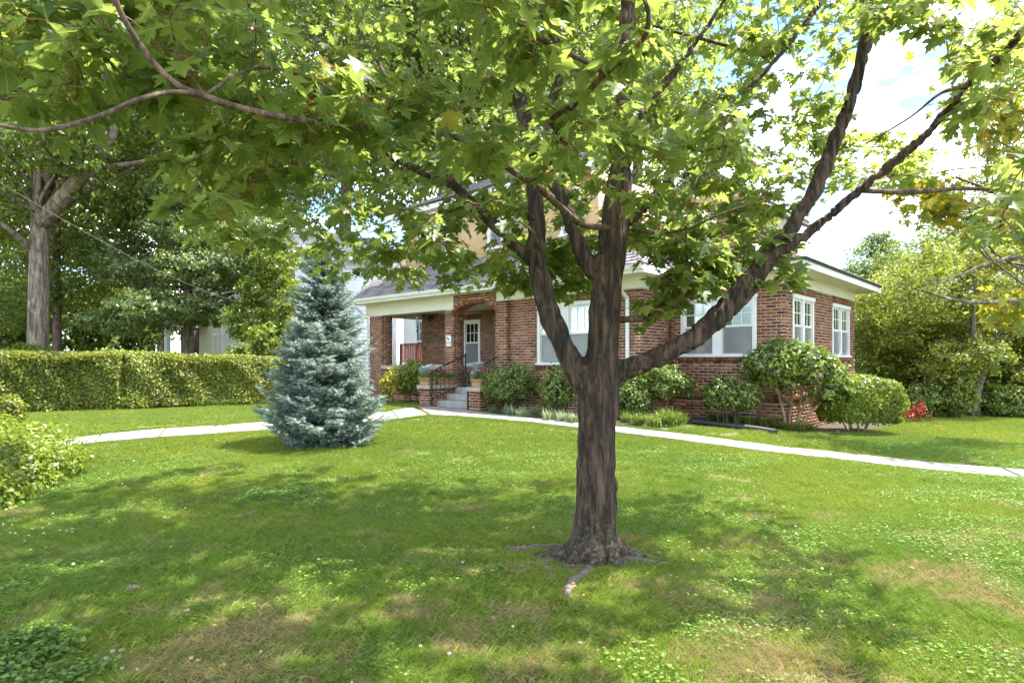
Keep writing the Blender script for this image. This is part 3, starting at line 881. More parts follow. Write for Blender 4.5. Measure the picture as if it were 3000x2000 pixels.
# ------------------------------------------------------------------ eaves, porch beam, roofs
SIDE_OH, WING_OH, BACK_OH = 0.50, 0.45, 0.55
X_LEFT = -12.85
mb = MB()      # frieze boards and porch beam
mb.box(X_IN + 0.012, -0.0, -0.012, 0.10, WT, EAVE_Z); mb.box(-0.1, 0.012, 0.10, side_len + 0.012, WT, EAVE_Z)
mb.box(POR_R + 0.0, X_IN + 0.012, D_MAIN - 0.012, D_MAIN + 0.1, WT, EAVE_Z)
mb.box(X_IN - 0.1, X_IN + 0.012, D_MAIN + 0.1, -0.012, WT, EAVE_Z)
mb.box(COL_L - 0.25, ARCH_L - 0.002, D_POR + 0.02, D_POR + 0.32, AZ + 0.19, EAVE_Z)
mb.box(COL_L - 0.25, COL_L + 0.02, D_POR + 0.32, 2.2, AZ + 0.19, EAVE_Z)
mb.box(ARCH_R + 0.003, POR_R + 0.0, D_POR + 0.02, D_MAIN + 0.1, AZ + 0.30, EAVE_Z)
o = mb.build('frieze', M['soffit'], house)
mb = MB()
mb.box(X_LEFT, X_IN + 0.42, D_EAVE + 0.02, 1.5, EAVE_Z, EAVE_Z + 0.02)
mb.box(X_IN + 0.42, SIDE_OH - 0.02, -WING_OH + 0.02, side_len + BACK_OH, EAVE_Z, EAVE_Z + 0.02)
mb.build('soffit', M['soffit'], house)
mb = MB(); mb.box(-11.5, POR_R + 0.1, D_POR + 0.33, D_BACK, 3.08, 3.10); mb.build('porch_ceiling', M['soffit'], house)
mb = MB()
FZ0, FZ1 = EAVE_Z - 0.02, EAVE_Z + 0.15
mb.box(X_LEFT - 0.02, X_IN + 0.44, D_EAVE, D_EAVE + 0.018, FZ0, FZ1)
mb.box(X_IN + 0.424, X_IN + 0.442, D_EAVE + 0.02, -WING_OH, FZ0, FZ1)
mb.box(X_IN + 0.444, SIDE_OH, -WING_OH, -WING_OH + 0.018, FZ0, FZ1)
mb.box(SIDE_OH - 0.018, SIDE_OH, -WING_OH + 0.02, side_len + BACK_OH, FZ0, FZ1)
mb.box(X_LEFT - 0.02, X_LEFT - 0.002, D_EAVE + 0.02, 1.5, FZ0, FZ1)
o = mb.build('fascia', M['white'], house); bev(o, 0.004, 1)
mb = MB()      # gutters: an open K profile along the main eave
prof = [(0, 0), (-0.075, 0), (-0.10, 0.05), (-0.115, 0.09), (-0.105, 0.09), (-0.068, 0.012), (0, 0.012)]
mb.prism([(X_LEFT, D_EAVE + p[0], FZ1 - 0.10 + p[1]) for p in prof], (X_IN + 0.44 - X_LEFT, 0, 0))
mb.build('gutter', M['white'], house)
# downspouts
def downspout(x, y0, y, z0, z1):
    mb = MB()
    path = [(x, y0, z1), (x, y0, z1 - 0.12), (x, y - 0.05, z1 - 0.50), (x, y - 0.05, z0 + 0.15), (x, y - 0.20, z0 + 0.03)]
    for a, b in zip(path[:-1], path[1:]):
        a, b = Vector(a), Vector(b); d = (b - a).normalized(); X = Vector((0.036, 0, 0)); Nn = d.cross(Vector((1, 0, 0))).normalized() * 0.026
        a2, b2 = a - d * 0.012, b + d * 0.012
        mb.poly([a2 - X - Nn, a2 + X - Nn, a2 + X + Nn, a2 - X + Nn, b2 - X - Nn, b2 + X - Nn, b2 + X + Nn, b2 - X + Nn], [tuple(f) for f in BF.tolist()])
    bev(mb.build('downspout', M['white'], house), 0.008, 2)
downspout(-s_at(1843, D_MAIN), D_EAVE - 0.05, D_MAIN - 0.02, 0.25, EAVE_Z + 0.04)
downspout(COL_L - 0.02, D_EAVE - 0.05, D_POR - 0.02, 0.3, EAVE_Z + 0.04)

def shingle_roof(parent, P0, ex, up, L, H, mat, rnd_n, singles=0, hipL=0.0, hipR=0.0, expo=0.145, wsh=0.30, nrm=None, local=True, cut=None):
    """sloping shingle field. P0 lower left corner, ex unit along the eave, up unit up the slope; hip insets grow per metre of slope"""
    P0, ex, up = np.array(P0, float), np.array(ex, float), np.array(up, float)
    nr = np.cross(ex, up); nr /= np.linalg.norm(nr)
    if nr[2] < 0: nr = -nr
    body = MB()
    a, b, c, d = P0, P0 + ex * L, P0 + ex * (L - hipR * H) + up * H, P0 + ex * (hipL * H) + up * H
    q = [a, b, c, d]
    body.prism([tuple(p - nr * 0.05) for p in q], tuple(nr * 0.045))
    ro = body.build('roof', M['dark'], parent)
    Hs = []
    k = 0
    while k * expo < H:
        t0, t1 = k * expo, min((k + 1) * expo + 0.02, H)
        l, r = hipL * (t0 + expo / 2), L - hipR * (t0 + expo / 2)
        x = l - rng.random() * wsh
        while x < r:
            x0, x1 = max(x + 0.002, l), min(x + wsh - 0.002, r)
            x += wsh
            if x1 - x0 < 0.02: continue
            j = 0.001 + 0.002 * rng.random(); lift = 0.012 + j
            def pp(xx, tt, h): return tuple(P0 + ex * xx + up * tt + nr * h)
            dd = rng.random() * 0.006
            Hs.append([pp(x0, t0 - dd, 0.0), pp(x1, t0 - dd, 0.0), pp(x1, t1, -0.004), pp(x0, t1, -0.004), pp(x0, t0 - dd, lift), pp(x1, t0 - dd, lift), pp(x1, t1, 0.002), pp(x0, t1, 0.002)])
        k += 1
    Hs = np.array(Hs)
    pick = []
    if singles:
        # the pieces nearest to the street edge of this field
        pick = list(range(min(singles, len(Hs))))
        for i in pick:
            me = hexa_mesh('shingle', Hs[i:i + 1], mat); link('shingle', me, ro)
    restm = hexa_mesh('shingle_field', Hs[len(pick):], mat); o = link('shingle_field', restm, ro); o['kind'] = 'stuff'
    return ro

def slope(dx, dy, pitch):
    h = math.hypot(dx, dy); v = np.array([dx / h, dy / h, pitch]); return v / np.linalg.norm(v)
PM = 0.72
RZ = EAVE_Z + 0.16
shingle_roof(house, (X_LEFT - 0.03, D_EAVE - 0.04, RZ), (1, 0, 0), slope(0, 1, PM), X_IN + 0.47 - X_LEFT, 5.6, M['shingle'], 0, singles=250, hipL=0.0, hipR=0.812)
shingle_roof(house, (X_IN + 0.44, D_EAVE - 0.04, RZ), (0, 1, 0), slope(-1, 0, PM), 9.2, 5.6, M['shingle'], 0, hipL=0.812, hipR=0.812)
# back slope, plain
mb = MB(); yb = D_EAVE - 0.04 + 5.6 * slope(0, 1, PM)[1]; zb = RZ + 5.6 * slope(0, 1, PM)[2]
mb.prism([(X_LEFT, yb, zb), (X_IN + 0.47 - 4.5, yb, zb), (X_IN + 0.4, yb + 4.6, RZ), (X_LEFT, yb + 4.6, RZ)], (0, 0, -0.05)); mb.build('roof', M['shingle'], house)
# gable end of the main roof above the recess
mb = MB(); mb.prism([(X_LEFT + 0.1, D_EAVE + 0.1, RZ - 0.02), (X_LEFT + 0.1, yb, zb - 0.08), (X_LEFT + 0.1, yb + 4.4, RZ - 0.02)], (0.08, 0, 0)); mb.build('gable_wall', M['stucco'], house)
PW = 0.30
# wing roof: front slope and right hand slope meeting on a hip
wl_ = -X_IN - 0.45 + SIDE_OH + 0.04
shingle_roof(house, (X_IN + 0.45, -WING_OH - 0.04, RZ), (1, 0, 0), slope(0, 1, PW), wl_, 2.7, M['shingle'], 0, hipR=0.96)
sl = slope(-1, 0, PW)
shingle_roof(house, (SIDE_OH + 0.04, -WING_OH - 0.04, RZ), (0, 1, 0), sl, side_len + BACK_OH + WING_OH, 2.7, M['shingle'], 0, hipL=0.96, hipR=0.96)
mb = MB(); mb.box(X_IN - 2.5, -2.2, 2.0, 4.0, RZ, RZ + 0.55); mb.build('roof_deck', M['dark'], house)
# gable roof over the upper brick part
mb = MB()
gm = (GL + GR) / 2
mb.prism([(GL - 0.3, GD - 0.4, GT - .12), (gm, GD - 0.4, GT + .75), (gm, GD - 0.4, GT + .85), (GL - 0.4, GD - 0.4, GT - .07)], (0, 4.0, 0))
mb.prism([(gm, GD - 0.4, GT + .75), (GR + 0.08, GD - 0.4, GT - .04), (GR + 0.12, GD - 0.4, GT + .03), (gm, GD - 0.4, GT + .85)], (0, 4.0, 0))
mb.build('roof', M['shingle'], house)
mb = MB(); mb.prism([(GL, GD + 0.02, GT), (GR, GD + 0.02, GT), (gm, GD + 0.02, GT + .72)], (0, 0.08, 0)); mb.build('gable_wall', M['stucco'], house)
# small board-sided dormer to the right of the gable
dm = empty('side_dormer', (0, 0, 0)); dm.parent = house
d_a, d_b = GR + 0.02, GR + 0.85
for k in range(11):
    b_ = MB(); xa = d_a + (d_b - d_a) * k / 11
    b_.box(xa + 0.003, xa + (d_b - d_a) / 11 - 0.003, GD + 0.30, GD + 0.33, 3.95, 4.85 - 0.035 * k); b_.build('siding_board', M['cream'], dm)
mb = MB(); mb.prism([(d_a, GD + 0.15, 4.92), (d_b + 0.05, GD + 0.15, 4.50), (d_b + 0.05, GD + 0.15, 4.55), (d_a, GD + 0.15, 4.98)], (0, 1.6, 0)); mb.build('dormer_roof', M['shingle'], dm)

# tan upper storey above the porch
DD = -0.60
UL, UR = -s_at(1188, DD), -s_at(1752, DD)
uw = [(-s_at(1222, DD), -s_at(1314, DD), 4.60, 5.65), (-s_at(1428, DD), -s_at(1520, DD), 4.60, 5.65), (-s_at(1640, DD), -s_at(1700, DD), 4.60, 5.65)]
us = []
hs = uw
xs = sorted({UL, UR, *[v for h in hs for v in h[:2]]})
for i in range(len(xs) - 1):
    m_ = (xs[i] + xs[i + 1]) / 2; inside = [h for h in hs if h[0] < m_ < h[1]]
    if inside: us += [(xs[i], xs[i + 1], DD, DD + 0.15, 4.1, inside[0][2]), (xs[i], xs[i + 1], DD, DD + 0.15, inside[0][3], 6.05)]
    else: us.append((xs[i], xs[i + 1], DD, DD + 0.15, 4.1, 6.05))
us += [(UR - 0.15, UR, DD + 0.15, DD + 3.2, 4.1, 6.05), (UL, UL + 0.15, DD + 0.15, DD + 3.2, 4.1, 6.05), (UL + 0.2, UR - 0.2, DD + 0.6, DD + 0.7, 4.1, 6.05)]
link('upper_wall', boxes_mesh('upper_wall', us, M['stucco']), house)
for h in uw: window(house, 'x', DD, h, -1, 2 if h[1] - h[0] > 1 else 1, muntins=None, cover='curtain', casing=0.10, mull=0.14)
mb = MB(); mb.box(UL - 0.45, UR + 0.45, DD - 0.5, DD - 0.48, 6.0, 6.18); mb.box(UL - 0.45, UR + 0.45, DD - 0.48, DD + 0.0, 6.06, 6.08); mb.build('fascia', M['white'], house)
shingle_roof(house, (UL - 0.45, DD - 0.54, 6.19), (1, 0, 0), slope(0, 1, 0.5), UR - UL + 0.9, 3.0, M['shingle'], 0, hipL=0.9, hipR=0.9)

# ------------------------------------------------------------------ porch floor, caps, steps
mb = MB(); mb.box(COL_L, POR_R, D_POR + 0.1, D_BACK, BASE, FLOOR); mb.build('porch_floor', M['step'], house)
mb = MB(); mb.box(COL_R + 0.002, POR_L - 0.002, D_POR - 0.02, D_POR + 0.34, 1.225, 1.345); bev(mb.build('wall_cap', M['stone'], house), 0.01)
for a0, a1 in ((PL0, PL1), (PR0, PR1)):
    mb = MB(); mb.box(a0 - 0.05, a1 + 0.05, D_PIER - 0.05, D_POR - 0.012, 0.738, 0.84); bev(mb.build('cap_stone', M['stone'], house), 0.012)
g0 = gz(*hw((PL1 + PR0) / 2, D_PIER)[:2])
lo_x, hi_x = PL1 + 0.004, PR0 - 0.004
rise = (FLOOR - g0) / 3
for k in range(3):
    mb = MB(); mb.box(lo_x, hi_x, D_PIER + 0.30 + 0.30 * k, D_POR + 0.1 if k < 2 else D_POR + 0.098, g0 - 0.2 + k * 0.0, g0 + rise * (k + 1) - 0.0)
    if k == 2: mb = MB(); mb.box(ARCH_L + 0.002, ARCH_R - 0.002, D_PIER + 0.92, D_POR + 0.098, g0 + rise * 2 + 0.002, FLOOR + 0.003)
    elif k == 1: mb = MB(); mb.box(lo_x, hi_x, D_PIER + 0.60, D_POR + 0.098, g0 + rise + 0.002, g0 + rise * 2)
    else: mb = MB(); mb.box(lo_x, hi_x, D_PIER + 0.26, D_POR + 0.098, g0 - 0.2, g0 + rise)
    bev(mb.build('step', M['step'], house), 0.012)

# handrails, both of black iron
def handrail(x, label, knob):
    g = gz(*hw(x, D_PIER - 0.02)[:2]); root = empty('stair_handrail', hw(x, 0, 0), HROT, label, 'handrail', 'black iron handrails beside the front steps')
    y0, y1 = D_PIER + 0.02, D_PIER + 1.22
    z0b, z1b = g, FLOOR
    mb = MB(); mb.box(-0.018, 0.018, y0 - 0.018, y0 + 0.018, g - 0.05, g + 0.93); mb.build('post', M['iron'], root)
    mb = MB(); mb.box(-0.018, 0.018, y1 - 0.018, y1 + 0.018, FLOOR, FLOOR + 0.93); mb.build('post', M['iron'], root)
    mb = MB(); mb.tube([(0, y0 - 0.10, g + 0.84), (0, y0, g + 0.92), (0, y1, FLOOR + 0.90), (0, y1 + 0.06, FLOOR + 0.92)], 0.020, 8); mb.build('top_rail', M['iron'], root, True)
    mb = MB(); mb.tube([(0, y0, g + 0.18), (0, y1, FLOOR + 0.16)], 0.012, 6); mb.build('bottom_rail', M['iron'], root)
    for k in range(1, 8):
        t = k / 8; y = y0 + (y1 - y0) * t; za = g + 0.18 + (FLOOR - 0.02 - g) * t; zb_ = g + 0.92 + (FLOOR - 0.02 - g) * t
        mb = MB(); mb.tube([(0, y, za), (0, y, zb_)], 0.007, 6); mb.build('baluster', M['iron'], root)
handrail(PL1 + 0.10, 'black iron handrail in front of the long planter, left side of the steps', 0)
handrail(PR0 - 0.06, 'black iron handrail beside the right-hand brick pier of the steps', 1)

# house number plaque on the left pier, with a small dark bird
pw = hw(0, 0)
plq = empty('number_plaque', hw((POR_L + ARCH_L) / 2 - 0.01, D_POR - 0.012, hz(1314, 998, D_POR)), HROT, 'white plaque with a dark bird and the number 2112 on the brick pier', 'house number')
mb = MB()
w2, h2 = 0.105, 0.15
pts = []
for cx_, cz_, a0_ in ((w2 - .03, h2 - .03, 0), (-w2 + .03, h2 - .03, 90), (-w2 + .03, -h2 + .03, 180), (w2 - .03, -h2 + .03, 270)):
    for k in range(5): a = R(a0_ + k * 22.5); pts.append((cx_ + 0.03 * math.cos(a), 0.0, cz_ + 0.03 * math.sin(a)))
mb.prism(pts, (0, 0.012, 0)); mb.build('plate', M['white'], plq)
mb = MB()
mb.prism([(-0.09, -0.004, 0.12), (-0.05, -0.004, 0.105), (-0.02, -0.004, 0.075), (0.01, -0.004, 0.07), (0.03, -0.004, 0.05), (0.015, -0.004, 0.02), (-0.02, -0.004, 0.03), (-0.05, -0.004, 0.06)], (0, 0.003, 0)); mb.build('bird_emblem', M['iron'], plq)
tc = bpy.data.curves.new('digits', 'FONT'); tc.body = '2112'; tc.size = 0.095; tc.extrude = 0.002; tc.align_x = 'CENTER'
tc.materials.append(M['iron'])
to = bpy.data.objects.new('digits', tc); col.objects.link(to); to.parent = plq; to.location = (0, -0.003, -0.085); to.rotation_euler = (R(90), 0, 0)
bpy.context.view_layer.update()
med = bpy.data.meshes.new_from_object(to.evaluated_get(bpy.context.evaluated_depsgraph_get()))
bpy.data.objects.remove(to); to = link('digits', med, plq, (0, -0.003, -0.085)); to.rotation_euler = (R(90), 0, 0)

# wind chime under the beam
chx = -s_at(1222, D_POR + 0.17)
wc = empty('wind_chime', hw(chx, D_POR + 0.17, AZ + 0.19), HROT, 'metal wind chime hanging under the porch beam', 'wind chime')
mb = MB(); mb.tube([(0, 0, 0), (0, 0, -0.08)], 0.003, 4); mb.lathe([(0.0, -0.08), (0.045, -0.085), (0.045, -0.10), (0, -0.10)], n=12); mb.build('crown_disc', M['iron'], wc)
for k in range(5):
    a = k * 2 * math.pi / 5; mb = MB(); mb.tube([(0.034 * math.cos(a), 0.034 * math.sin(a), -0.11), (0.034 * math.cos(a), 0.034 * math.sin(a), -0.36 - 0.025 * k)], 0.008, 6); mb.build('tube', M['chrome'], wc)
mb = MB(); mb.tube([(0, 0, -0.1), (0, 0, -0.52)], 0.002, 4); mb.lathe([(0, -0.50), (0.035, -0.53), (0.035, -0.55), (0, -0.58)], n=10); mb.build('pendulum', M['iron'], wc)
# wall lantern on the porch's back wall
lx = -s_at(1269, D_BACK)
wlm = empty('wall_lantern', hw(lx, D_BACK - 0.01, hz(1269, 930, D_BACK)), HROT, 'dark lantern on the brick back wall of the porch', 'lantern')
mb = MB(); mb.box(-0.05, 0.05, -0.02, 0.0, -0.06, 0.08); mb.tube([(0, -0.02, 0.03), (0, -0.14, 0.07)], 0.012, 6); mb.build('bracket', M['iron'], wlm)
mb = MB(); mb.lathe([(0.0, 0.10), (0.09, 0.03), (0.075, 0.02), (0.055, -0.12), (0.0, -0.15)], c=(0, -0.15, 0.0), n=6); mb.build('lantern_body', M['iron'], wlm)

# planters with plants
def planter(x0, x1, y0, y1, z, h, label, plants, leafm, group='terracotta planters on the step piers'):
    cx_, cy_ = (x0 + x1) / 2, (y0 + y1) / 2; w, d = (x1 - x0) / 2, (y1 - y0) / 2
    root = empty('planter', hw(cx_, cy_, z), HROT, label, 'planter', group)
    mb = MB(); t = 0.9; th = 0.03
    def ring(ww, dd, zz): return [(-ww, -dd, zz), (ww, -dd, zz), (ww, dd, zz), (-ww, dd, zz)]
    pts = ring(w * t, d * t, 0) + ring(w, d, h - 0.05) + ring(w + 0.015, d + 0.015, h - 0.045) + ring(w + 0.015, d + 0.015, h) + ring(w - th, d - th, h) + ring(w * t - th, d * t - th, 0.03)
    fs = [(3, 2, 1, 0)]
    for r_ in range(5):
        for k in range(4): fs.append((r_ * 4 + k, r_ * 4 + (k + 1) % 4, r_ * 4 + 4 + (k + 1) % 4, r_ * 4 + 4 + k))
    fs.append((20, 21, 22, 23)); mb.poly(pts, fs); bev(mb.build('pot', M['terracotta'], root), 0.006)
    mb = MB(); mb.box(-w + th, w - th, -d + th, d - th, 0.04, h - 0.03); mb.build('potting_soil', M['mulch'], root)
    n = int(900 * (w * d) / 0.03)
    n = min(n, 2600)
    p = np.stack([rng.uniform(-w - 0.04, w + 0.04, n), rng.uniform(-d - 0.04, d + 0.04, n), h + 0.02 + np.abs(rng.normal(0, 0.06, n))], 1)
    m_ = (abs(p[:, 0]) > w) | (abs(p[:, 1]) > d); p[m_, 2] -= 0.12 * rng.random(m_.sum())
    o = link('foliage', leaf_mesh('foliage', p, np.tile([0, 0, 1.0], (n, 1)), 0.035, leafm), root); o['kind'] = 'stuff'
    for kind, px_, py_, hh in plants:
        if kind == 'silver':
            q = 150; th_ = rng.uniform(0, 2 * math.pi, q); lz = rng.random(q)
            pos = np.stack([px_ + 0.05 * np.cos(th_) * lz, py_ + 0.05 * np.sin(th_) * lz, h + hh * lz * 0.85], 1)
            dv = np.stack([np.cos(th_), np.sin(th_), rng.uniform(0.1, 0.9, q)], 1)
            V, F = scatter((T_MAPLE[0], T_MAPLE[1]), pos, dv, np.tile([0, 0, 1.0], (q, 1)) + 0.3 * rng.normal(size=(q, 3)), 0.15, 0.09)
            o = link('silver_foliage', mesh_np('silver_foliage', V, F, M['silver'], np.repeat(rng.random(q), len(T_MAPLE[0]))), root); o['kind'] = 'stuff'
        else:
            mt = M['pink'] if kind == 'red' else M['yellowleaf']
            q = 60; pos = np.array([px_, py_, h + hh]) + rng.normal(size=(q, 3)) * (0.028, 0.028, 0.022)
            o = link('blossom', leaf_mesh('blossom', pos, rand_unit(q), 0.04, mt), root); o['kind'] = 'stuff'
            mb = MB(); mb.tube([(px_, py_, h), (px_, py_, h + hh)], 0.004, 4); mb.build('flower_stem', M['petiole'], root)
CZ = 0.842
planter(PL0 - 0.0, PL1 - 0.02, D_PIER + 0.0, D_PIER + 0.27, CZ, 0.20, 'square clay pot with silvery dusty leaves and an orange bloom on the left pier', [('silver', -0.10, 0, 0.28), ('orange', 0.10, -0.05, 0.18)], M['lightleaf'])
planter(PL0 + 0.02, PL1 - 0.02, D_PIER + 0.36, D_POR - 0.12, CZ, 0.19, 'long clay trough with trailing green plants and a red flower', [('red', 0.05, -0.1, 0.22)], M['clover'])
planter(PR0 + 0.05, PR1, D_PIER + 0.02, D_PIER + 0.32, CZ, 0.20, 'square clay pot with tall silvery leaves and a red geranium on the right pier', [('silver', -0.12, 0, 0.42), ('red', 0.13, 0.03, 0.24)], M['lightleaf'])

# folding chair on the porch
chx_, chy_ = -s_at(1424, -0.35), -0.35
ch = empty('porch_chair', hw(chx_, chy_, FLOOR), HROT - 0.5, 'grey slatted armchair standing on the porch behind the railing', 'chair')
for sx in (-1, 1):
    for sy, h_ in ((-1, 0.62), (1, 0.42)):
        mb = MB(); mb.box(sx * 0.27 - 0.02, sx * 0.27 + 0.02, sy * 0.24 - 0.02, sy * 0.24 + 0.02, 0, h_); mb.build('leg', M['deadwood'], ch)
    mb = MB(); mb.box(sx * 0.29 - 0.045, sx * 0.29 + 0.045, -0.30, 0.26, 0.62, 0.645); mb.build('armrest', M['deadwood'], ch)
mb = MB(); mb.box(-0.27, 0.27, -0.26, 0.25, 0.38, 0.41); mb.build('seat', M['deadwood'], ch)
for k in range(6):
    x = -0.235 + k * 0.094; mb = MB(); mb.prism([(x - 0.037, 0.22, 0.40), (x + 0.037, 0.22, 0.40), (x + 0.037, 0.42, 1.0), (x - 0.037, 0.42, 1.0)], (0, 0.02, 0.0)); mb.build('back_slat', M['deadwood'], ch)

# newspapers on the cap of the porch wall
for q, (pxn, lab) in enumerate(((1262, 'folded pale newspaper lying at the left on the porch wall cap'), (1285, 'white folded paper lying next to the brick pier on the wall cap'))):
    x = -s_at(pxn, D_POR + 0.16); o_ = MB()
    o_.box(-0.11, 0.11, -0.08, 0.08, 0, 0.018); o_.box(-0.10, 0.10, -0.075, 0.07, 0.019, 0.032)
    o = o_.build('newspaper', M['siding']); bev(o, 0.006, 2); o.location = hw(x, D_POR + 0.16, 1.347); o.rotation_euler = (0, 0, HROT + 0.3 - 0.6 * q)
    tag(o, lab, 'newspaper', 'papers on the porch wall')

# ------------------------------------------------------------------ neighbouring white house, far left behind the spruce
def q3(px, py, Y): return at(px, py, Y)
nb_o = at(868, 1055, 24.0)
NX, NY = nb_o.x, nb_o.y
nbh = empty('white_house', (NX, NY, 0), HROT, 'white two storey clapboard house with pale roof behind the blue spruce', 'house')
# local x: -u (right, towards the camera), y: back. this house's right wall faces +x at x=0
NE = 5.75
NB = MB()
NB.box(-7.5, -0.12, 0.12, 4.9, 0, NE); NB.build('core_wall', M['siding'], nbh)
def boards(parent, ax, plane, a0, a1, z0, z1, mat, holes=(), pitch=0.14, cap=300):
    cnt = 0; z = z0; extra = []
    me_cache = {}
    while z < z1 - 0.01:
        zt = min(z + pitch, z1); segs = [(a0, a1)]
        for h in holes:
            if h[2] < (z + zt) / 2 < h[3]:
                ns = []
                for p, q in segs:
                    if h[1] <= p or h[0] >= q: ns.append((p, q)); continue
                    if h[0] > p: ns.append((p, h[0]))
                    if h[1] < q: ns.append((h[1], q))
                segs = ns
        for p, q in segs:
            mb = MB()
            if ax == 'x': pr = [(p, plane, z), (p, plane - 0.022, z), (p, plane - 0.008, zt), (p, plane, zt)]; mb.prism(pr, (q - p, 0, 0))
            else: pr = [(plane, p, z), (plane + 0.022, p, z), (plane + 0.008, p, zt), (plane, p, zt)]; mb.prism(pr, (0, q - p, 0))
            mb.build('clapboard', mat, parent)
        z += pitch
wn_lo = (1.0, 1.9, 1.35, 2.9)
# ground floor and upper windows of the side wall
nw = [(0.5, 1.3, 1.2, 2.9), (0.5, 1.3, 3.9, 5.3), (3.55, 4.38, 3.95, 5.35), (3.6, 4.42, 2.0, 3.45)]
boards(nbh, 'y', -0.12, 0.0, 4.9, 0.3, NE, M['siding'], nw, 0.16)
boards(nbh, 'x', 0.12, -7.5, -0.12, 0.3, NE, M['siding'], [(-6.3, -5.3, 3.6, 5.1), (-2.6, -1.6, 3.6, 5.1)], 0.16)
for w in nw: window(nbh, 'y', -0.118, w, 1, 1, muntins=(3, 2), cover='open', casing=0.09, divide_low=True, lower='none')
for w in ((-6.3, -5.3, 3.6, 5.1), (-2.6, -1.6, 3.6, 5.1)): window(nbh, 'x', 0.118, w, -1, 1, muntins=(3, 2), cover='open', casing=0.09, divide_low=True, lower='none')
mb = MB(); mb.box(-0.24, -0.10, 0.0, 0.125, 0, NE); mb.box(-0.11, -0.085, 4.72, 4.92, 0, NE); mb.build('corner_board', M['white'], nbh)
mb = MB(); mb.box(-8.1, 0.35, -0.45, 8.2, NE, NE + 0.02); mb.build('soffit', M['siding'], nbh)
mb = MB(); mb.box(-8.1, 0.35, -0.47, -0.45, NE - 0.02, NE + 0.18); mb.box(0.35, 0.37, -0.47, 8.2, NE - 0.02, NE + 0.18); mb.build('fascia', M['white'], nbh)
shingle_roof(nbh, (0.40, -0.5, NE + 0.18), (0, 1, 0), slope(-1, 0, 0.42), 8.7, 4.6, M['shingle_n'], 0, hipL=0.55, hipR=0.55, expo=0.2, wsh=0.5)
shingle_roof(nbh, (-8.1, -0.5, NE + 0.18), (1, 0, 0), slope(0, 1, 0.42), 8.5, 4.4, M['shingle_n'], 0, hipL=0.9, hipR=0.9, expo=0.2, wsh=0.5)
# lower side room behind the porch: very white wall with a twelve-light window, and the grey siding before it
r0 = hw(-s_at(1236, 6.2), 6.2)
# a low wing that stands behind the gap of the porch
SB = 4.3
sb_l, sb_r = -s_at(1118, SB), -s_at(1250, SB) + 0.8
wing = empty('garden_room', (0, 0, 0)); wing.parent = nbh
wing.matrix_parent_inverse = nbh.matrix_world.inverted()
bpy.context.view_layer.update()
wing.matrix_parent_inverse = nbh.matrix_world.inverted() @ house.matrix_world
wz1 = 4.2
xw = -s_at(1166, SB)
gw1 = (-s_at(1122, SB), -s_at(1132, SB), 1.45, 3.5)
gw2 = (-s_at(1200, SB), -s_at(1232, SB), 1.35, 3.35)
mb = MB(); mb.box(xw + 0.02, gw2[0], SB + 0.3, SB + 0.4, 0, wz1); mb.box(gw2[1], sb_r + 1, SB + 0.3, SB + 0.4, 0, wz1); mb.box(gw2[0], gw2[1], SB + 0.3, SB + 0.4, 0, gw2[2]); mb.box(gw2[0], gw2[1], SB + 0.3, SB + 0.4, gw2[3], wz1); mb.build('panel_wall', M['white'], wing)
window(wing, 'x', SB + 0.3, gw2, -1, 1, muntins=(3, 2), cover='blind', casing=0.06, divide_low=True, lower='none')
# red stained deck railing of the neighbour
SD = 3.2
dr = empty('deck_railing', hw(0, SD, 0), HROT, 'red stained wooden deck railing seen through the porch opening', 'railing')
dx0, dx1 = -s_at(1173, SD), -s_at(1245, SD) + 0.6
mb = MB(); mb.box(dx0, dx1, -0.04, 0.04, hz(1200, 1007, SD) - 0.04, hz(1200, 1007, SD) + 0.02); mb.build('top_rail', M['redwood'], dr)
mb = MB(); mb.box(dx0, dx1, -0.03, 0.03, 1.42, 1.47); mb.build('bottom_rail', M['redwood'], dr)
mb = MB(); mb.box(dx0, dx1, 0.05, 2.0, 1.16, 1.24); mb.build('deck_floor', M['siding'], dr)
for x in (dx0, dx1 - 0.09, (dx0 + dx1) / 2): mb = MB(); mb.box(x, x + 0.09, -0.045, 0.045, 0.0, 1.47); mb.box(x, x + 0.09, -0.045, 0.045, 1.472, hz(1200, 1007, SD) - 0.042); mb.build('post', M['redwood'], dr)
x = dx0 + 0.12
while x < dx1 - 0.1:
    mb = MB(); mb.box(x, x + 0.045, -0.02, 0.02, 1.472, hz(1200, 1007, SD) - 0.042); mb.build('baluster', M['redwood'], dr); x += 0.115

# cream house front further left, half hidden by the trees: its own porch with columns and a dark door
c0 = at(735, 1055, 31.0)
ch_ = empty('cream_house', (c0.x, c0.y, 0), HROT, 'cream clapboard house front with white columns and a dark door behind the hedge', 'house')
cw = [(-8.3, -7.5, 1.2, 3.0), (-4.9, -4.1, 1.1, 3.0), (-1.6, -0.7, 1.1, 3.0), (-8.3, -7.5, 4.4, 6.0), (-4.9, -4.1, 4.4, 6.0), (-1.6, -0.7, 4.4, 6.0)]
door = (-3.3, -2.3, 0.4, 3.0)
boards(ch_, 'x', 0.0, -9.5, 0.0, 0.3, 6.8, M['cream'], cw + [door], 0.2)
mb = MB(); mb.box(-9.5, -0.02, 0.002, 6.0, 0, 6.8); mb.build('wall', M['cream'], ch_)
boards(ch_, 'y', -0.02, 0.05, 6.0, 0.3, 6.8, M['cream'], [], 0.2)
for w in cw: window(ch_, 'x', -0.015, w, -1, 1, muntins=(2, 2), cover='none', lower='none', casing=0.1, divide_low=True)
mb = MB(); mb.box(door[0], door[1], -0.05, 0.0, door[2], door[3]); mb.build('door', M['dark'], ch_)
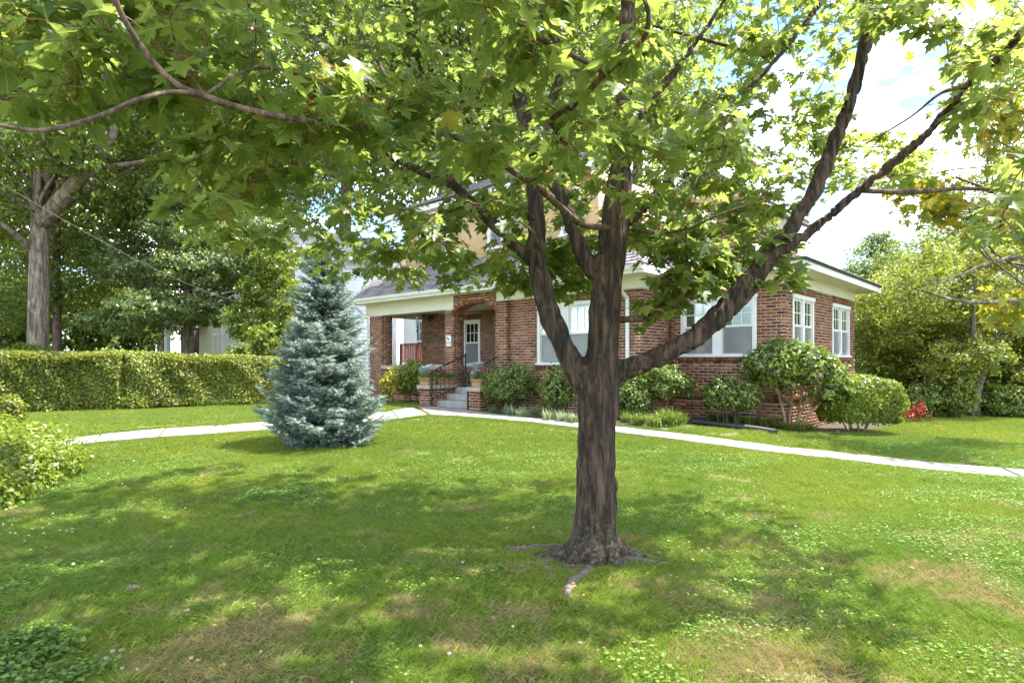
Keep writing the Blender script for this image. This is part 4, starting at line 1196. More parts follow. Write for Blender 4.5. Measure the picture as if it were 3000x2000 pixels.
mb = MB(); mb.box(door[0] - 0.25, door[0], -0.08, 0.0, 0.4, 3.2); mb.box(door[1], door[1] + 0.25, -0.08, 0.0, 0.4, 3.2); mb.box(door[0] - 0.25, door[1] + 0.25, -0.08, 0, 3.202, 3.4); mb.build('door_frame', M['white'], ch_)
for x in (-9.0, -6.4):
    mb = MB(); mb.lathe([(0.22, 0.4), (0.22, 0.55), (0.17, 0.6), (0.15, 3.3), (0.2, 3.4), (0.2, 3.5)], (x, -1.9, 0), 14); mb.build('column', M['white'], ch_, True)
mb = MB(); mb.box(-9.6, -5.6, -2.2, -0.1, 3.5, 3.9); mb.build('porch_roof', M['white'], ch_)
mb = MB(); mb.prism([(-9.9, -0.4, 6.8), (0.4, -0.4, 6.8), (-1.5, 2.8, 8.6), (-8.0, 2.8, 8.6)], (0, 0, 0.08)); mb.prism([(0.4, -0.4, 6.8), (0.4, 6.4, 6.8), (-1.5, 2.8, 8.6)], (0, 0, 0.08)); mb.build('roof', M['shingle_n'], ch_)
# square brown brick chimney-like pier standing before it
bp0 = at(557, 1055, 27.0)
bpr = empty('gate_pier', (bp0.x, bp0.y, 0), 0.1, 'plain brown square pier rising just behind the clipped hedge', 'pier')
mb = MB(); mb.box(-0.28, 0.28, -0.28, 0.28, 0, 2.95); mb.build('pier_shaft', bark_mat('brown_render', (0.10, 0.06, 0.045), (0.17, 0.11, 0.085), 3), bpr)
mb = MB(); mb.box(-0.33, 0.33, -0.33, 0.33, 2.95, 3.05); mb.build('pier_cap', M['stone'], bpr)

# pale driveway beyond the hedge
dl = [(-22, 17.4), (-4.8, 19.0), (-4.8, 21.6), (-22, 20.4)]
nseg = 8; root = empty('driveway'); root['kind'] = 'structure'
for k in range(nseg):
    t0, t1 = k / nseg, (k + 1) / nseg
    def L(a, b, t): return (a[0] + (b[0] - a[0]) * t, a[1] + (b[1] - a[1]) * t)
    a, b, c, d = L(dl[0], dl[1], t0 + 0.001), L(dl[0], dl[1], t1 - 0.001), L(dl[3], dl[2], t1 - 0.001), L(dl[3], dl[2], t0 + 0.001)
    mb = MB(); top = [(p[0], p[1], gz(*p) + 0.03) for p in (a, b, c, d)]; mb.poly([(x, y, z - 0.1) for x, y, z in top] + top, [tuple(f) for f in BF.tolist()]); mb.build('slab', M['concrete'], root)

# ------------------------------------------------------------------ planting beds against the house
def bed(pts, name='planting_bed'):
    P = np.array([(p[0], p[1]) for p in pts]); c = P.mean(0)
    mb = MB(); n = len(P); rings = []
    for r_, lift in ((1.0, -0.02), (0.93, 0.02), (0.6, 0.035), (0.02, 0.035)):
        rings.append([(c[0] + (p[0] - c[0]) * r_, c[1] + (p[1] - c[1]) * r_, gz(c[0] + (p[0] - c[0]) * r_, c[1] + (p[1] - c[1]) * r_) + lift) for p in P])
    mb.v = [q for rg in rings for q in rg]
    for i in range(3):
        for k in range(n): mb.f.append((i * n + k, i * n + (k + 1) % n, (i + 1) * n + (k + 1) % n, (i + 1) * n + k))
    tag(mb.build(name, M['mulch'], None, True), kind='structure')
    return P
def edge_pts(pxs, lo=-0.02): return [tuple(gp(x, y)[:2]) for x, y in pxs]
bed1 = bed(edge_pts([(1420, 1213), (1560, 1226), (1700, 1236), (1820, 1245), (1900, 1246), (2020, 1241), (2150, 1251), (2290, 1264), (2400, 1268)]) + [tuple(hw(0.6, 0.3)[:2]), tuple(hw(-0.1, 0.3)[:2]), tuple(hw(X_IN, 0.2)[:2]), tuple(hw(X_IN - 0.3, D_MAIN + 0.1)[:2]), tuple(hw(POR_R, D_MAIN + 0.1)[:2])])
bed2 = bed([tuple(hw(COL_L, D_PIER + 0.1)[:2]), tuple(hw(PL0 - 0.05, D_PIER + 0.1)[:2]), tuple(hw(PL0 - 0.05, D_POR)[:2]), tuple(hw(COL_L, D_POR)[:2])])
bed3 = bed([tuple(hw(0.1, 0.4)[:2]), tuple(hw(1.0, 0.6)[:2]), tuple(hw(1.3, 3.0)[:2]), tuple(hw(1.0, 6.0)[:2]), tuple(hw(0.1, 6.0)[:2])])

# ------------------------------------------------------------------ shrubs
def shrub(name, label, cat, px, py, wpx, hpx, nl, size, mat, group=None, lobes=None, stems=4, depth=None, bark='bark_twig', gap=0.25, shell=0.45, T=T_LEAF, clump=0.13, stem_r=0.018, box=False, hang=0.15):
    """px, py: foot of the shrub in the photo; wpx x hpx its size there. Foliage of leaf clumps over stems"""
    if depth is None: g = gp(px, py)
    else: p = at(px, 1055, depth); g = Vector((p.x, p.y, gz(p.x, p.y)))
    sc = g.y / FPX; w, h = wpx * sc / 2, hpx * sc
    root = empty(name, g, 0, label, cat, group)
    if lobes is None:
        lobes = [(0, 0, h * (gap + (1 - gap) / 2), w * 0.92, w * 0.8, h * (1 - gap) / 2)]
        for k in range(5):
            a = k * 1.25 + 0.4; lobes.append((w * 0.5 * math.cos(a), w * 0.4 * math.sin(a), h * (0.55 + 0.12 * math.sin(k * 2.1)), w * 0.48, w * 0.48, h * 0.3))
    else: lobes = [(a * w, b * w, c * h, d * w, e * w, f * h) for a, b, c, d, e, f in lobes]
    if box:
        n = nl; u = rng.uniform(-1, 1, (n, 3)); f = rng.integers(0, 5, n)
        u[f == 0, 2] = 1; u[f == 1, 0] = 1; u[f == 2, 0] = -1; u[f == 3, 1] = -1; u[f == 4, 1] = 1
        rr = (np.abs(u) ** 3.2).sum(1) ** (1 / 3.2); u /= rr[:, None]; u *= (1 + 0.07 * np.sin(u[:, :1] * 7 + 1) * np.cos(u[:, 2:] * 6))
        nr = norm(u ** 3 + 1e-6); inn = 1.04 - np.abs(rng.normal(0, 0.11, n)); 
        pos = u * inn[:, None] * (w, w * 0.8, h * (1 - gap) / 2) + (0, 0, h * (gap + (1 - gap) / 2))
        C = pos[:200]
    else:
        pos, nr, C, idx = lobes_points(lobes, nl, clump, 22, shell, 0.75)
    ok_ = pos[:, 2] > 0.01; pos, nr = pos[ok_], nr[ok_]
    o = link('foliage', leaf_mesh('foliage', pos, nr, size, mat, T, 0.55, hang), root); o['kind'] = 'stuff'
    mb = MB()
    for k in range(stems):
        a = k * 2 * math.pi / stems + 0.3; b0 = np.array([math.cos(a), math.sin(a), 0]) * min(0.10, w * 0.2)
        tgt = np.array([math.cos(a) * w * 0.5, math.sin(a) * w * 0.4, h * (gap + 0.35)])
        limb_mesh(mb, b0 + (0, 0, -0.03), tgt, stem_r, stem_r * 0.4, 0.12, 6, 6)
        for q in range(3):
            c = C[rng.integers(len(C))]; limb_mesh(mb, b0 + (tgt - b0) * (0.5 + 0.15 * q), c, stem_r * 0.4, 0.004, 0.1, 4, 4)
    mb.build('stems', M[bark], root, True)['kind'] = 'stuff'
    return root
SG = 'clipped evergreen shrubs along the brick front'
shrub('evergreen_shrub', 'small pale green shrub on bare stems left of the step piers', 'shrub', 1212, 1182, 118, 132, 5200, 0.062, M['lightleaf'], SG, gap=0.30, stems=3)
shrub('golden_shrub', 'bright yellow leaved shrub just left of the porch low wall', 'shrub', 1142, 1186, 64, 118, 2400, 0.055, M['yellowleaf'], gap=0.1)
shrub('evergreen_shrub', 'round glossy shrub just right of the right-hand step pier', 'shrub', 1500, 1208, 172, 152, 8500, 0.052, M['glossy'], SG, gap=0.16)
shrub('evergreen_shrub', 'evergreen shrub under the double window, left of the maple trunk', 'shrub', 1640, 1222, 130, 160, 6500, 0.052, M['glossy'], SG, gap=0.16)
shrub('evergreen_shrub', 'wide evergreen shrub behind the maple trunk by the drain pipe', 'shrub', 1915, 1232, 232, 172, 9500, 0.055, M['glossy'], SG, lobes=[(-0.45, 0, 0.45, 0.5, 0.45, 0.36), (0.25, 0, 0.66, 0.62, 0.5, 0.30), (0.75, 0, 0.60, 0.3, 0.3, 0.22), (-0.1, 0, 0.80, 0.5, 0.4, 0.2), (-0.7, 0, 0.3, 0.3, 0.3, 0.26)], stems=5)
shrub('evergreen_shrub', 'low evergreen shrub under the wing window, left of the camellia', 'shrub', 2140, 1243, 170, 152, 7000, 0.055, M['glossy'], SG, lobes=[(-0.2, 0, 0.62, 0.7, 0.6, 0.34), (0.5, 0, 0.55, 0.5, 0.5, 0.28), (-0.6, 0, 0.5, 0.35, 0.35, 0.25)], stems=5)
shrub('clipped_bush', 'boxy clipped bush at the right corner of the brick wing', 'shrub', 2512, 1268, 222, 165, 15000, 0.055, M['lightleaf'], None, box=True, gap=0.12, stems=8, bark='bark_tan')
# camellia: tan multi-stemmed small tree with large shining leaves
g = gp(2318, 1262); sc = g.y / FPX
cam_root = empty('camellia', g, 0, 'large camellia with bare tan stems and shiny leaves at the wing corner', 'shrub')
W_, H_ = 145 * sc, 280 * sc
lob = [(0, 0, 0.70 * H_, W_ * 0.95, W_ * 0.7, 0.24 * H_), (-0.5 * W_, -0.1, 0.66 * H_, W_ * 0.5, W_ * 0.5, 0.17 * H_), (0.55 * W_, 0, 0.62 * H_, W_ * 0.6, W_ * 0.5, 0.2 * H_), (0.75 * W_, -0.1, 0.42 * H_, W_ * 0.4, W_ * 0.4, 0.14 * H_), (-0.1 * W_, 0, 0.86 * H_, W_ * 0.55, W_ * 0.4, 0.13 * H_)]
pos, nr, C, idx = lobes_points(lob, 6500, 0.14, 18, 0.4, 0.8)
o = link('foliage', leaf_mesh('foliage', pos, nr, 0.088, M['glossy'], T_LEAF, 0.6, 0.3), cam_root); o['kind'] = 'stuff'
for bx_, by_, tx, tz, r_ in ((-0.10, 0, -0.35, 0.55, 0.045), (-0.04, 0.05, 0.05, 0.6, 0.035), (0.06, 0, 0.42, 0.46, 0.045), (0.12, -0.03, 0.75, 0.4, 0.05), (0.16, 0.06, 0.3, 0.62, 0.035)):
    mb = MB(); e = np.array([tx * W_, 0, tz * H_]); b0 = np.array([bx_, by_, -0.04])
    pts = [b0, b0 * 0.6 + e * 0.25 + (0, 0, 0.06), b0 * 0.2 + e * 0.6, e]
    sp = smooth_path(pts, 3); mb.tube([tuple(p) for p in sp], list(np.linspace(r_, r_ * 0.35, len(sp))), 8)
    for q in range(9): c = C[rng.integers(len(C))]; limb_mesh(mb, sp[-1 - q % 5], c, r_ * 0.3, 0.005, 0.1, 5, 5)
    mb.build('stem', M['bark_tan'], cam_root, True)

def strap_clump(name, label, cat, spots, mat, blades, length, group=None, spread=0.1):
    """tufts of arching strap leaves at plan spots, one tuft each"""
    out = []
    for (x, y, s, lab) in spots:
        n = blades; th_ = rng.uniform(0, 2 * math.pi, n); bend = rng.uniform(0.25, 1.0, n); L_ = length * s * rng.uniform(0.6, 1.1, n)
        seg = 4; V = []; F = []
        base = np.stack([spread * s * rng.normal(size=n) * 0.6, spread * s * rng.normal(size=n) * 0.6, np.zeros(n)], 1)
        d = np.stack([np.cos(th_), np.sin(th_)], 1); wv = np.stack([-np.sin(th_), np.cos(th_), np.zeros(n)], 1) * 0.006 * s
        P = []
        for k in range(seg + 1):
            t = k / seg; r_ = L_ * bend * t ** 1.2 * 0.75; z = L_ * (t - bend * 0.62 * t * t)
            c = base + np.stack([d[:, 0] * r_, d[:, 1] * r_, z], 1); wk = wv * (1.1 - t ** 2)
            P += [c - wk, c + wk]
        Vv = np.stack(P, 1).reshape(-1, 3); m_ = 2 * (seg + 1)
        q = np.array([[2 * k, 2 * k + 1, 2 * k + 3, 2 * k + 2] for k in range(seg)])
        Ff = (q[None] + m_ * np.arange(n)[:, None, None]).reshape(-1, 4)
        o = link(name, mesh_np(name, Vv, Ff, mat, np.repeat(rng.random(n), m_)), None, (x, y, gz(x, y) + 0.02))
        tag(o, lab or label, cat, group); out.append(o)
    return out
def gs(px, py, s, lab=None): p = gp(px, py); return (p.x, p.y, s, lab)
LG = 'striped liriope tufts edging the walk'
strap_clump('liriope_tuft', '', 'plant', [gs(1445, 1208, 0.7, 'small striped grassy tuft beside the right step pier'), gs(1492, 1216, 0.9, 'striped strap leaf tuft below the round glossy shrub'), gs(1530, 1222, 0.9, 'striped tuft second from the step pier along the walk'), gs(1566, 1220, 1.0, 'greener taller tuft midway between step pier and maple'),
    gs(1608, 1230, 0.9, 'striped tuft below the double window beside the walk'), gs(1645, 1234, 0.9, 'striped tuft before the shrub left of the maple trunk'), gs(1678, 1238, 0.85, 'striped tuft that touches the left side of the maple trunk')], M['liriope_v'], 130, 0.34, LG)
DG = 'green strap leaf tufts in front of the wing'
strap_clump('liriope_tuft', '', 'plant', [gs(1840, 1240, 0.8, 'green tuft just right of the maple trunk'), gs(1875, 1246, 0.9, 'green tuft between the short pipe end and the tall bright tuft'), gs(1915, 1250, 1.0, 'green tuft left of the tall bright tuft, close to the walk'), gs(1955, 1247, 1.25, 'bright green arching tuft, tallest by the drain pipe gap'), gs(1990, 1244, 0.9, 'pale green tuft close to the left end of the black pipe')], M['liriope'], 170, 0.38, 'green tufts beside the drain pipe')
dk = []
for k, (x, y) in enumerate([(2085, 1234), (2120, 1238), (2155, 1242), (2190, 1246), (2225, 1250), (2262, 1255), (2140, 1226), (2200, 1232), (2250, 1238), (2300, 1262), (2335, 1268), (2370, 1270), (2340, 1254), (2290, 1246)]):
    dk.append(gs(x, y, 0.75 + 0.1 * (k % 3), 'dark tuft ' + ('touching the left end of the black pipe', 'second from the left in the row behind the black pipe', 'third from the left in the row behind the black pipe', 'fourth from the left in the row behind the black pipe', 'fifth from the left in the row behind the black pipe', 'beside the right end of the black pipe', 'leftmost of the back row, below the low shrub', 'under the low shrub, second of the back row', 'of the back row close to the camellia stems', 'just past the right end of the black pipe', 'second past the right end of the black pipe', 'farthest right, toward the boxy bush', 'at the foot of the camellia on its right', 'at the foot of the camellia between its stems')[k]))
strap_clump('mondo_tuft', '', 'plant', dk, M['oak'], 150, 0.34, 'dark tufts in the row behind the black pipe')
strap_clump('daylily_tuft', '', 'plant', [gs(330, 1196, 1.1, 'arching daylily tuft at the foot of the hedge, leftmost of three'), gs(395, 1194, 0.8, 'small daylily tuft between two larger ones at the hedge foot'), gs(455, 1190, 1.1, 'arching daylily tuft at the hedge foot nearest the spruce')], M['liriope'], 120, 0.55, 'daylily tufts below the hedge')

# black corrugated drain pipe in two visible stretches
def drain(label, pts, r_):
    sp = smooth_path([(p.x, p.y, p.z + r_ * 0.8) for p in pts], 8)
    mb = MB(); P = []; rr = []
    L_ = np.r_[0, np.cumsum(np.linalg.norm(np.diff(sp, axis=0), axis=1))]; n = int(L_[-1] / 0.012)
    t = np.linspace(0, L_[-1], n); Q = np.stack([np.interp(t, L_, sp[:, i]) for i in range(3)], 1)
    mb.tube([tuple(q) for q in Q], [r_ * (1.0 if k % 2 else 0.9) for k in range(n)], 12)
    tag(mb.build('drain_pipe', M['black'], None, False), label, 'pipe', 'black corrugated drain pipe')
drain('long black corrugated drain pipe lying along the bed in front of the wing', [gp(2031, 1241), gp(2110, 1250), gp(2200, 1260), gp(2278, 1272)], 0.052)
drain('short black pipe end poking out of the bed beside the maple trunk', [gp(1850, 1212), gp(1880, 1222), gp(1903, 1232)], 0.05)

# ------------------------------------------------------------------ clipped hedge on the left
def hedge(name, label, cat, c0_, c1_, hw0, h0, h1, n, size, mat, yellow=False, hole=0.0, group=None, low=0.0):
    """box-like leafy wall from c0_ to c1_ (plan), half depth hw0, heights h0..h1"""
    a = np.array(c0_, float); b = np.array(c1_, float); L_ = np.linalg.norm(b - a); ex = (b - a) / L_; ny = np.array([-ex[1], ex[0]])
    root = empty(name, (*a, gz(*a)), 0, label, cat, group)
    t = rng.random(n); face = rng.random(n); h = h0 + (h1 - h0) * t
    v = rng.random(n); top = face < 0.3; back = face > 0.88
    bul = 0.10 * np.sin(t * L_ * 2.1 + 1) + 0.06 * np.sin(t * L_ * 5.3) + 0.04 * np.sin(v * 9 + t * 30)
    z = np.where(top, 1.0, low + (1 - low) * v ** 0.8); s = np.where(top, rng.uniform(-1, 1, n), np.where(back, 1, -1)) * hw0
    rndc = np.clip((z - 0.8) / 0.2, 0, 1); s2 = np.where(top, s, s * (1 - 0.25 * rndc ** 2)) + np.where(top, 0, -np.sign(-s) * 0 + np.sign(s) * bul)
    dep = np.abs(rng.normal(0, 0.13, n)); s2 -= np.sign(s2) * np.where(top, 0, dep)
    zz_ = z * h - np.where(top, dep * 0.6 + 0.25 * (np.abs(s) / hw0) ** 4 * 0.4, 0) + np.where(top, 0.03 * np.sin(t * L_ * 3), 0)
    if hole:
        keep = ~((v < 0.42) & ~top & (rng.random(n) < hole * (0.55 + 0.45 * np.sin(t * L_ * 3.3 + v * 7))) )
    else: keep = np.ones(n, bool)
    xy = a + ex * (t * L_)[:, None] + ny * s2[:, None]
    pos = np.stack([xy[:, 0] - a[0], xy[:, 1] - a[1], zz_], 1)[keep]
    nr = np.where(top[:, None], np.array([0, 0, 1.0]), np.concatenate([ny[None] * np.sign(s)[:, None], np.full((n, 1), 0.5)], 1))[keep]
    o = link('foliage', leaf_mesh('foliage', pos, nr, size, mat, T_LEAF, 0.6, 0.1), root); o['kind'] = 'stuff'
    mb = MB(); m_ = int(L_ / 0.16)
    for k in range(m_):
        p = a + ex * (k + rng.random()) / m_ * L_ + ny * rng.normal() * hw0 * 0.3; q = p + rng.normal(size=2) * 0.3
        limb_mesh(mb, (p[0] - a[0], p[1] - a[1], -0.03), (q[0] - a[0], q[1] - a[1], h0 * 0.8), 0.009, 0.004, 0.2, 5, 4)
    mb.build('stems', M['bark_twig'], root)['kind'] = 'stuff'
    return root
hA = gp(-60, 1214); hB = gp(315, 1204); hC = gp(800, 1186)
k_ = lambda p, dy: (p.x, p.y + dy)
hD = (hB.x, hB.y + 0.66)
hedge('clipped_hedge', 'tall yellow-green clipped hedge, nearer and fuller left stretch', 'hedge', (hA.x - 0.3, hA.y + 0.5), hD, 0.50, 1.42, 1.42, 34000, 0.062, M['hedge'], low=0.03, hole=0.1, group='hedge along the left of the lawn')
hedge('clipped_hedge', 'thinner stretch of hedge with gaps low down, running behind the spruce', 'hedge', hD, k_(hC, 0.7), 0.48, 1.42, 1.30, 27000, 0.060, M['hedge'], hole=0.4, low=0.05, group='hedge along the left of the lawn')

# foreground bush at the left edge
pA = gp(-40, 1500)
root = empty('azalea_bush', (pA.x, pA.y, 0), 0, 'low spreading bright green bush at the left edge of the lawn', 'shrub')
E = [gp(239, 1400), gp(200, 1320), gp(90, 1235), gp(-150, 1235), gp(-700, 1300), gp(-600, 1600), gp(-60, 1545), gp(60, 1490), gp(180, 1440)]
cx_, cy_ = -4.75, 6.9
lob = []
for bx_, by_, rx, ry, h_ in ((-5.75, 6.1, 0.75, 0.6, 0.45), (-6.3, 6.9, 1.0, 0.8, 0.55), (-6.05, 7.5, 0.6, 0.6, 0.42), (-7.0, 8.0, 1.2, 0.9, 0.68), (-7.0, 6.5, 1.2, 1.2, 0.60)):
    lob.append((bx_ - pA.x, by_ - pA.y, 0.08, rx, ry, h_))
pos, nr, C, idx = lobes_points(lob, 26000, 0.10, 14, 0.72, 0.6)
kp = pos[:, 2] > 0.0
o = link('foliage', leaf_mesh('foliage', pos[kp], nr[kp], 0.060, M['lightleaf'], T_LEAF, 0.5, 0.0), root); o['kind'] = 'stuff'
mb = MB()
for q in range(60):
    c = C[rng.integers(len(C))]
    if c[2] > 0.1: limb_mesh(mb, (c[0] * 0.8, c[1] * 0.8, 0), c, 0.008, 0.003, 0.1, 4, 4)
mb.build('stems', M['bark_twig'], root)['kind'] = 'stuff'
# orange-tipped taller shoots behind it
root = shrub('bronze_shrub', 'bronze and yellow tipped shrub at the far left beside the hedge', 'shrub', 10, 1250, 120, 95, 3500, 0.06, M['hedge'], gap=0.02, stems=4)

# ------------------------------------------------------------------ blue spruce
g = gp(952, 1298)
SPH = 3.42
spr = empty('blue_spruce', g, 0, 'cone shaped blue spruce standing on the lawn beside the front walk', 'tree')
mb = MB(); mb.tube([(0, 0, -0.05), (0.01, 0, 1.2), (0, 0.01, 2.4), (0, 0, SPH - 0.12)], [0.075, 0.05, 0.028, 0.006], 8); mb.build('trunk', M['bark_twig'], spr)
nb_ = 26
tv = [(0, 0, 0)]; tf = []
_tv = []; _tf = []
for k in range(nb_):
    t = 0.04 + 0.96 * (k / nb_); a = k * 2.4; l_ = 0.30 * (1.1 - 0.35 * t)
    c = np.array([0, t, 0]); d = np.array([math.cos(a) * 0.75, 0.75, math.sin(a) * 0.75]) * l_; w = np.array([-math.sin(a), 0, math.cos(a)]) * 0.034
    b_ = len(_tv); _tv += [c - w, c + w, c + d]; _tf.append((b_, b_ + 1, b_ + 2))
b_ = len(_tv); _tv += [(-0.02, 0, 0), (0.02, 0, 0), (0, 1.0, 0)]; _tf.append((b_, b_ + 1, b_ + 2))
T_BRUSH = (np.array(_tv, float), np.array(_tf))
BP, BD, BS, BR = [], [], [], []
tw = MB()
lv = np.r_[np.linspace(0.10, 1.2, 13), np.linspace(1.3, 3.25, 20)]
for li, z0_ in enumerate(lv):
    prof = 1.08 * (1 - z0_ / (SPH + 0.02)) ** 0.86 * (0.72 + 0.28 * smooth(z0_, 0.0, 0.35))
    nbh_ = int(8 + 12 * (1 - z0_ / SPH))
    for b in range(nbh_):
        az = 2 * math.pi * (b + 0.5 * (li % 2)) / nbh_ + rng.normal() * 0.16; R_ = prof * rng.uniform(0.62, 1.06) * (1 + 0.10 * math.sin(az * 3 + z0_ * 4)); zb_ = z0_ + rng.normal() * 0.05
        if R_ < 0.05: continue
        d2 = np.array([math.cos(az), math.sin(az)]); side = np.array([-d2[1], d2[0]])
        up = 0.16 + 0.5 * (z0_ / SPH) ** 2; droop = 0.30 * (1 - z0_ / SPH)
        def bp(t): return np.array([d2[0] * R_ * t, d2[1] * R_ * t, zb_ + R_ * (up * t - droop * 2.2 * t * (1 - t) - 0.10 * t) + 0.05 * t ** 3])
        tw.tube([tuple(bp(t)) for t in (0, 0.35, 0.7, 0.95)], [0.012, 0.009, 0.006, 0.003], 4, False)
        m_ = max(5, int(R_ * 26))
        for k in range(m_):
            t = 0.16 + 0.84 * (k + rng.random() * 0.5) / m_
            p = bp(t)
            for sd_ in (-1, 1):
                L_ = (0.30 * (1.03 - t) + 0.07) * min(1, R_ * 1.6) * rng.uniform(0.7, 1.2)
                dv = np.array([*(d2 * 0.75 + side * sd_ * 0.8), 0.12 + rng.normal() * 0.12]); dv /= np.linalg.norm(dv)
                ns = max(1, int(L_ / 0.10))
                for q in range(ns):
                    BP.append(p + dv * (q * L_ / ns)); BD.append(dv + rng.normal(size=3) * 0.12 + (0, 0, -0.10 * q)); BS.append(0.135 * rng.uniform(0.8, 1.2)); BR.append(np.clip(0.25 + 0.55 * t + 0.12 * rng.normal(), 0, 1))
                    if L_ > 0.15 and q < ns:
                        dd = dv + np.array([*(side * rng.normal() * 0.6), rng.normal() * 0.3])
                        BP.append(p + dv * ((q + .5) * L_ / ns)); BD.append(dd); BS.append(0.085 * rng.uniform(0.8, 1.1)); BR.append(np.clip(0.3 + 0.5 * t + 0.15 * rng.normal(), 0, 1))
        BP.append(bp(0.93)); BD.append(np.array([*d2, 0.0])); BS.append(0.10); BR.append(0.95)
for k in range(14): BP.append(np.array([0, 0, 3.0 + 0.035 * k])); a = k * 2.4; BD.append(np.array([math.cos(a) * 0.5, math.sin(a) * 0.5, 1.0])); BS.append(0.10); BR.append(0.8)
BP, BD, BS, BR = np.array(BP), np.array(BD), np.array(BS), np.array(BR)
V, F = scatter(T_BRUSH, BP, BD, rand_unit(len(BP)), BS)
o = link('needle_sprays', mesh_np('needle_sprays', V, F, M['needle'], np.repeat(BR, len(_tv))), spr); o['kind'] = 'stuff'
o = tw.build('boughs', M['bark_twig'], spr); o['kind'] = 'stuff'
print('spruce brushes', len(BP))

# ------------------------------------------------------------------ trees and undergrowth behind
def W3(px, py, Y): p = at(px, py, Y); return (p.x, p.y, p.z)
def lb(px, py, Y, rx, rz, ry=None):
    p = at(px, py, Y); s = Y / FPX; return (p.x, p.y, p.z, rx * s, (ry or rx) * s, rz * s)
def tr(px, py, Y, wpx): p = at(px, py, Y); return (p.x, p.y, p.z, wpx / 2 * Y / FPX)

b0 = at(112, 1075, 21.0)
tree('oak_tree', 'big oak with thick pale grey forked trunk behind the hedge at left', 'tree', (b0.x, b0.y, 0), [(b0.x, b0.y, -0.1, 0.38), tr(112, 1000, 21, 54), tr(114, 800, 21, 49), tr(116, 690, 21, 46), tr(120, 630, 21, 50)],
     [lb(60, 60, 21, 420, 200), lb(330, 120, 22, 330, 220), lb(-60, 330, 21, 260, 160), lb(420, 330, 22, 230, 150), lb(160, 420, 19, 160, 90), lb(-40, 600, 21, 160, 120), lb(330, 560, 22, 160, 100), lb(560, 180, 22, 200, 170)],
     52000, 0.17, M['oak'], M['bark_oak'], limbs=10, clump=0.13)
ok_root = bpy.data.objects['oak_tree']
for i_, pts in enumerate(([tr(118, 660, 21, 46), tr(175, 590, 20.6, 44), tr(235, 520, 20.4, 40), tr(290, 455, 20.2, 34), tr(330, 390, 20, 24), tr(345, 300, 20, 14), tr(350, 180, 20, 5)],
            [tr(235, 520, 20.4, 26), tr(290, 497, 20.4, 22), tr(350, 485, 20.3, 16), tr(420, 472, 20.2, 10), tr(500, 440, 20, 3)],
            [tr(118, 640, 21, 32), tr(112, 560, 21, 26), tr(116, 450, 21, 24), tr(118, 300, 21, 20)],
            [tr(112, 620, 21, 26), tr(60, 600, 21, 22), tr(10, 560, 21, 18), tr(-40, 500, 21, 14)],
            [tr(130, 520, 21, 22), tr(180, 470, 21, 20), tr(215, 430, 21, 12), tr(240, 360, 21, 4)],
            [tr(105, 740, 21, 22), tr(60, 700, 20.5, 18), tr(10, 660, 20, 14), tr(-30, 640, 20, 10)])):
    sp = smooth_path(pts, 4); mb = MB(); mb.tube([tuple(np.array(p[:3]) - np.array([b0.x, b0.y, 0])) for p in sp], [p[3] for p in sp], 8); mb.build('limb', M['bark_oak'], ok_root, True)
b1 = at(172, 1075, 23.5)
tree('young_tree', 'slim dark trunked tree close behind the big oak', 'tree', (b1.x, b1.y, 0), [(b1.x, b1.y, -0.1, 0.15), tr(166, 850, 23.5, 22), tr(165, 600, 23.5, 18), tr(155, 400, 23.5, 12)],
     [lb(60, 860, 24, 150, 120), lb(230, 800, 24, 130, 130), lb(60, 640, 25, 190, 120), lb(250, 640, 25, 140, 120)], 20000, 0.14, M['oak'], M['bark_twig'], limbs=10)
b2 = at(548, 1070, 23.0)
tree('dogwood_tree', 'spreading soft green tree in tiers over the hedge, middle left', 'tree', (b2.x, b2.y, 0), [(b2.x, b2.y, -0.1, 0.2), tr(552, 900, 23, 28), tr(545, 760, 23, 24), tr(560, 640, 23, 16)],
     [lb(360, 940, 22, 120, 45), lb(480, 900, 21.5, 150, 50), lb(600, 905, 22, 110, 50), lb(430, 800, 23, 150, 55), lb(620, 790, 22, 160, 60), lb(330, 720, 23, 110, 60), lb(560, 690, 22.5, 150, 60), lb(740, 800, 22, 110, 40), lb(470, 610, 23, 150, 70), lb(700, 700, 22, 120, 55), lb(620, 580, 23, 130, 60), lb(790, 660, 22, 80, 60)],
     52000, 0.12, M['grey_leaf'], M['bark_oak'], limbs=40, clump=0.17, flat=0.35, limb_r=0.4)
b3 = at(830, 1060, 21.0)
tree('leafy_tree', 'pale green tree whose outer twigs reach over the white house roof', 'tree', (b3.x, b3.y, 0), [(b3.x, b3.y, -0.1, 0.1), tr(820, 900, 21, 12), tr(800, 760, 21, 10)],
     [lb(840, 880, 20.5, 45, 75), lb(800, 1000, 20, 70, 60), lb(810, 760, 21, 60, 60), lb(740, 940, 21, 80, 60), lb(760, 850, 21, 60, 40), lb(880, 980, 20, 50, 60)], 16000, 0.11, M['lightleaf'], M['bark_oak'], limbs=16)
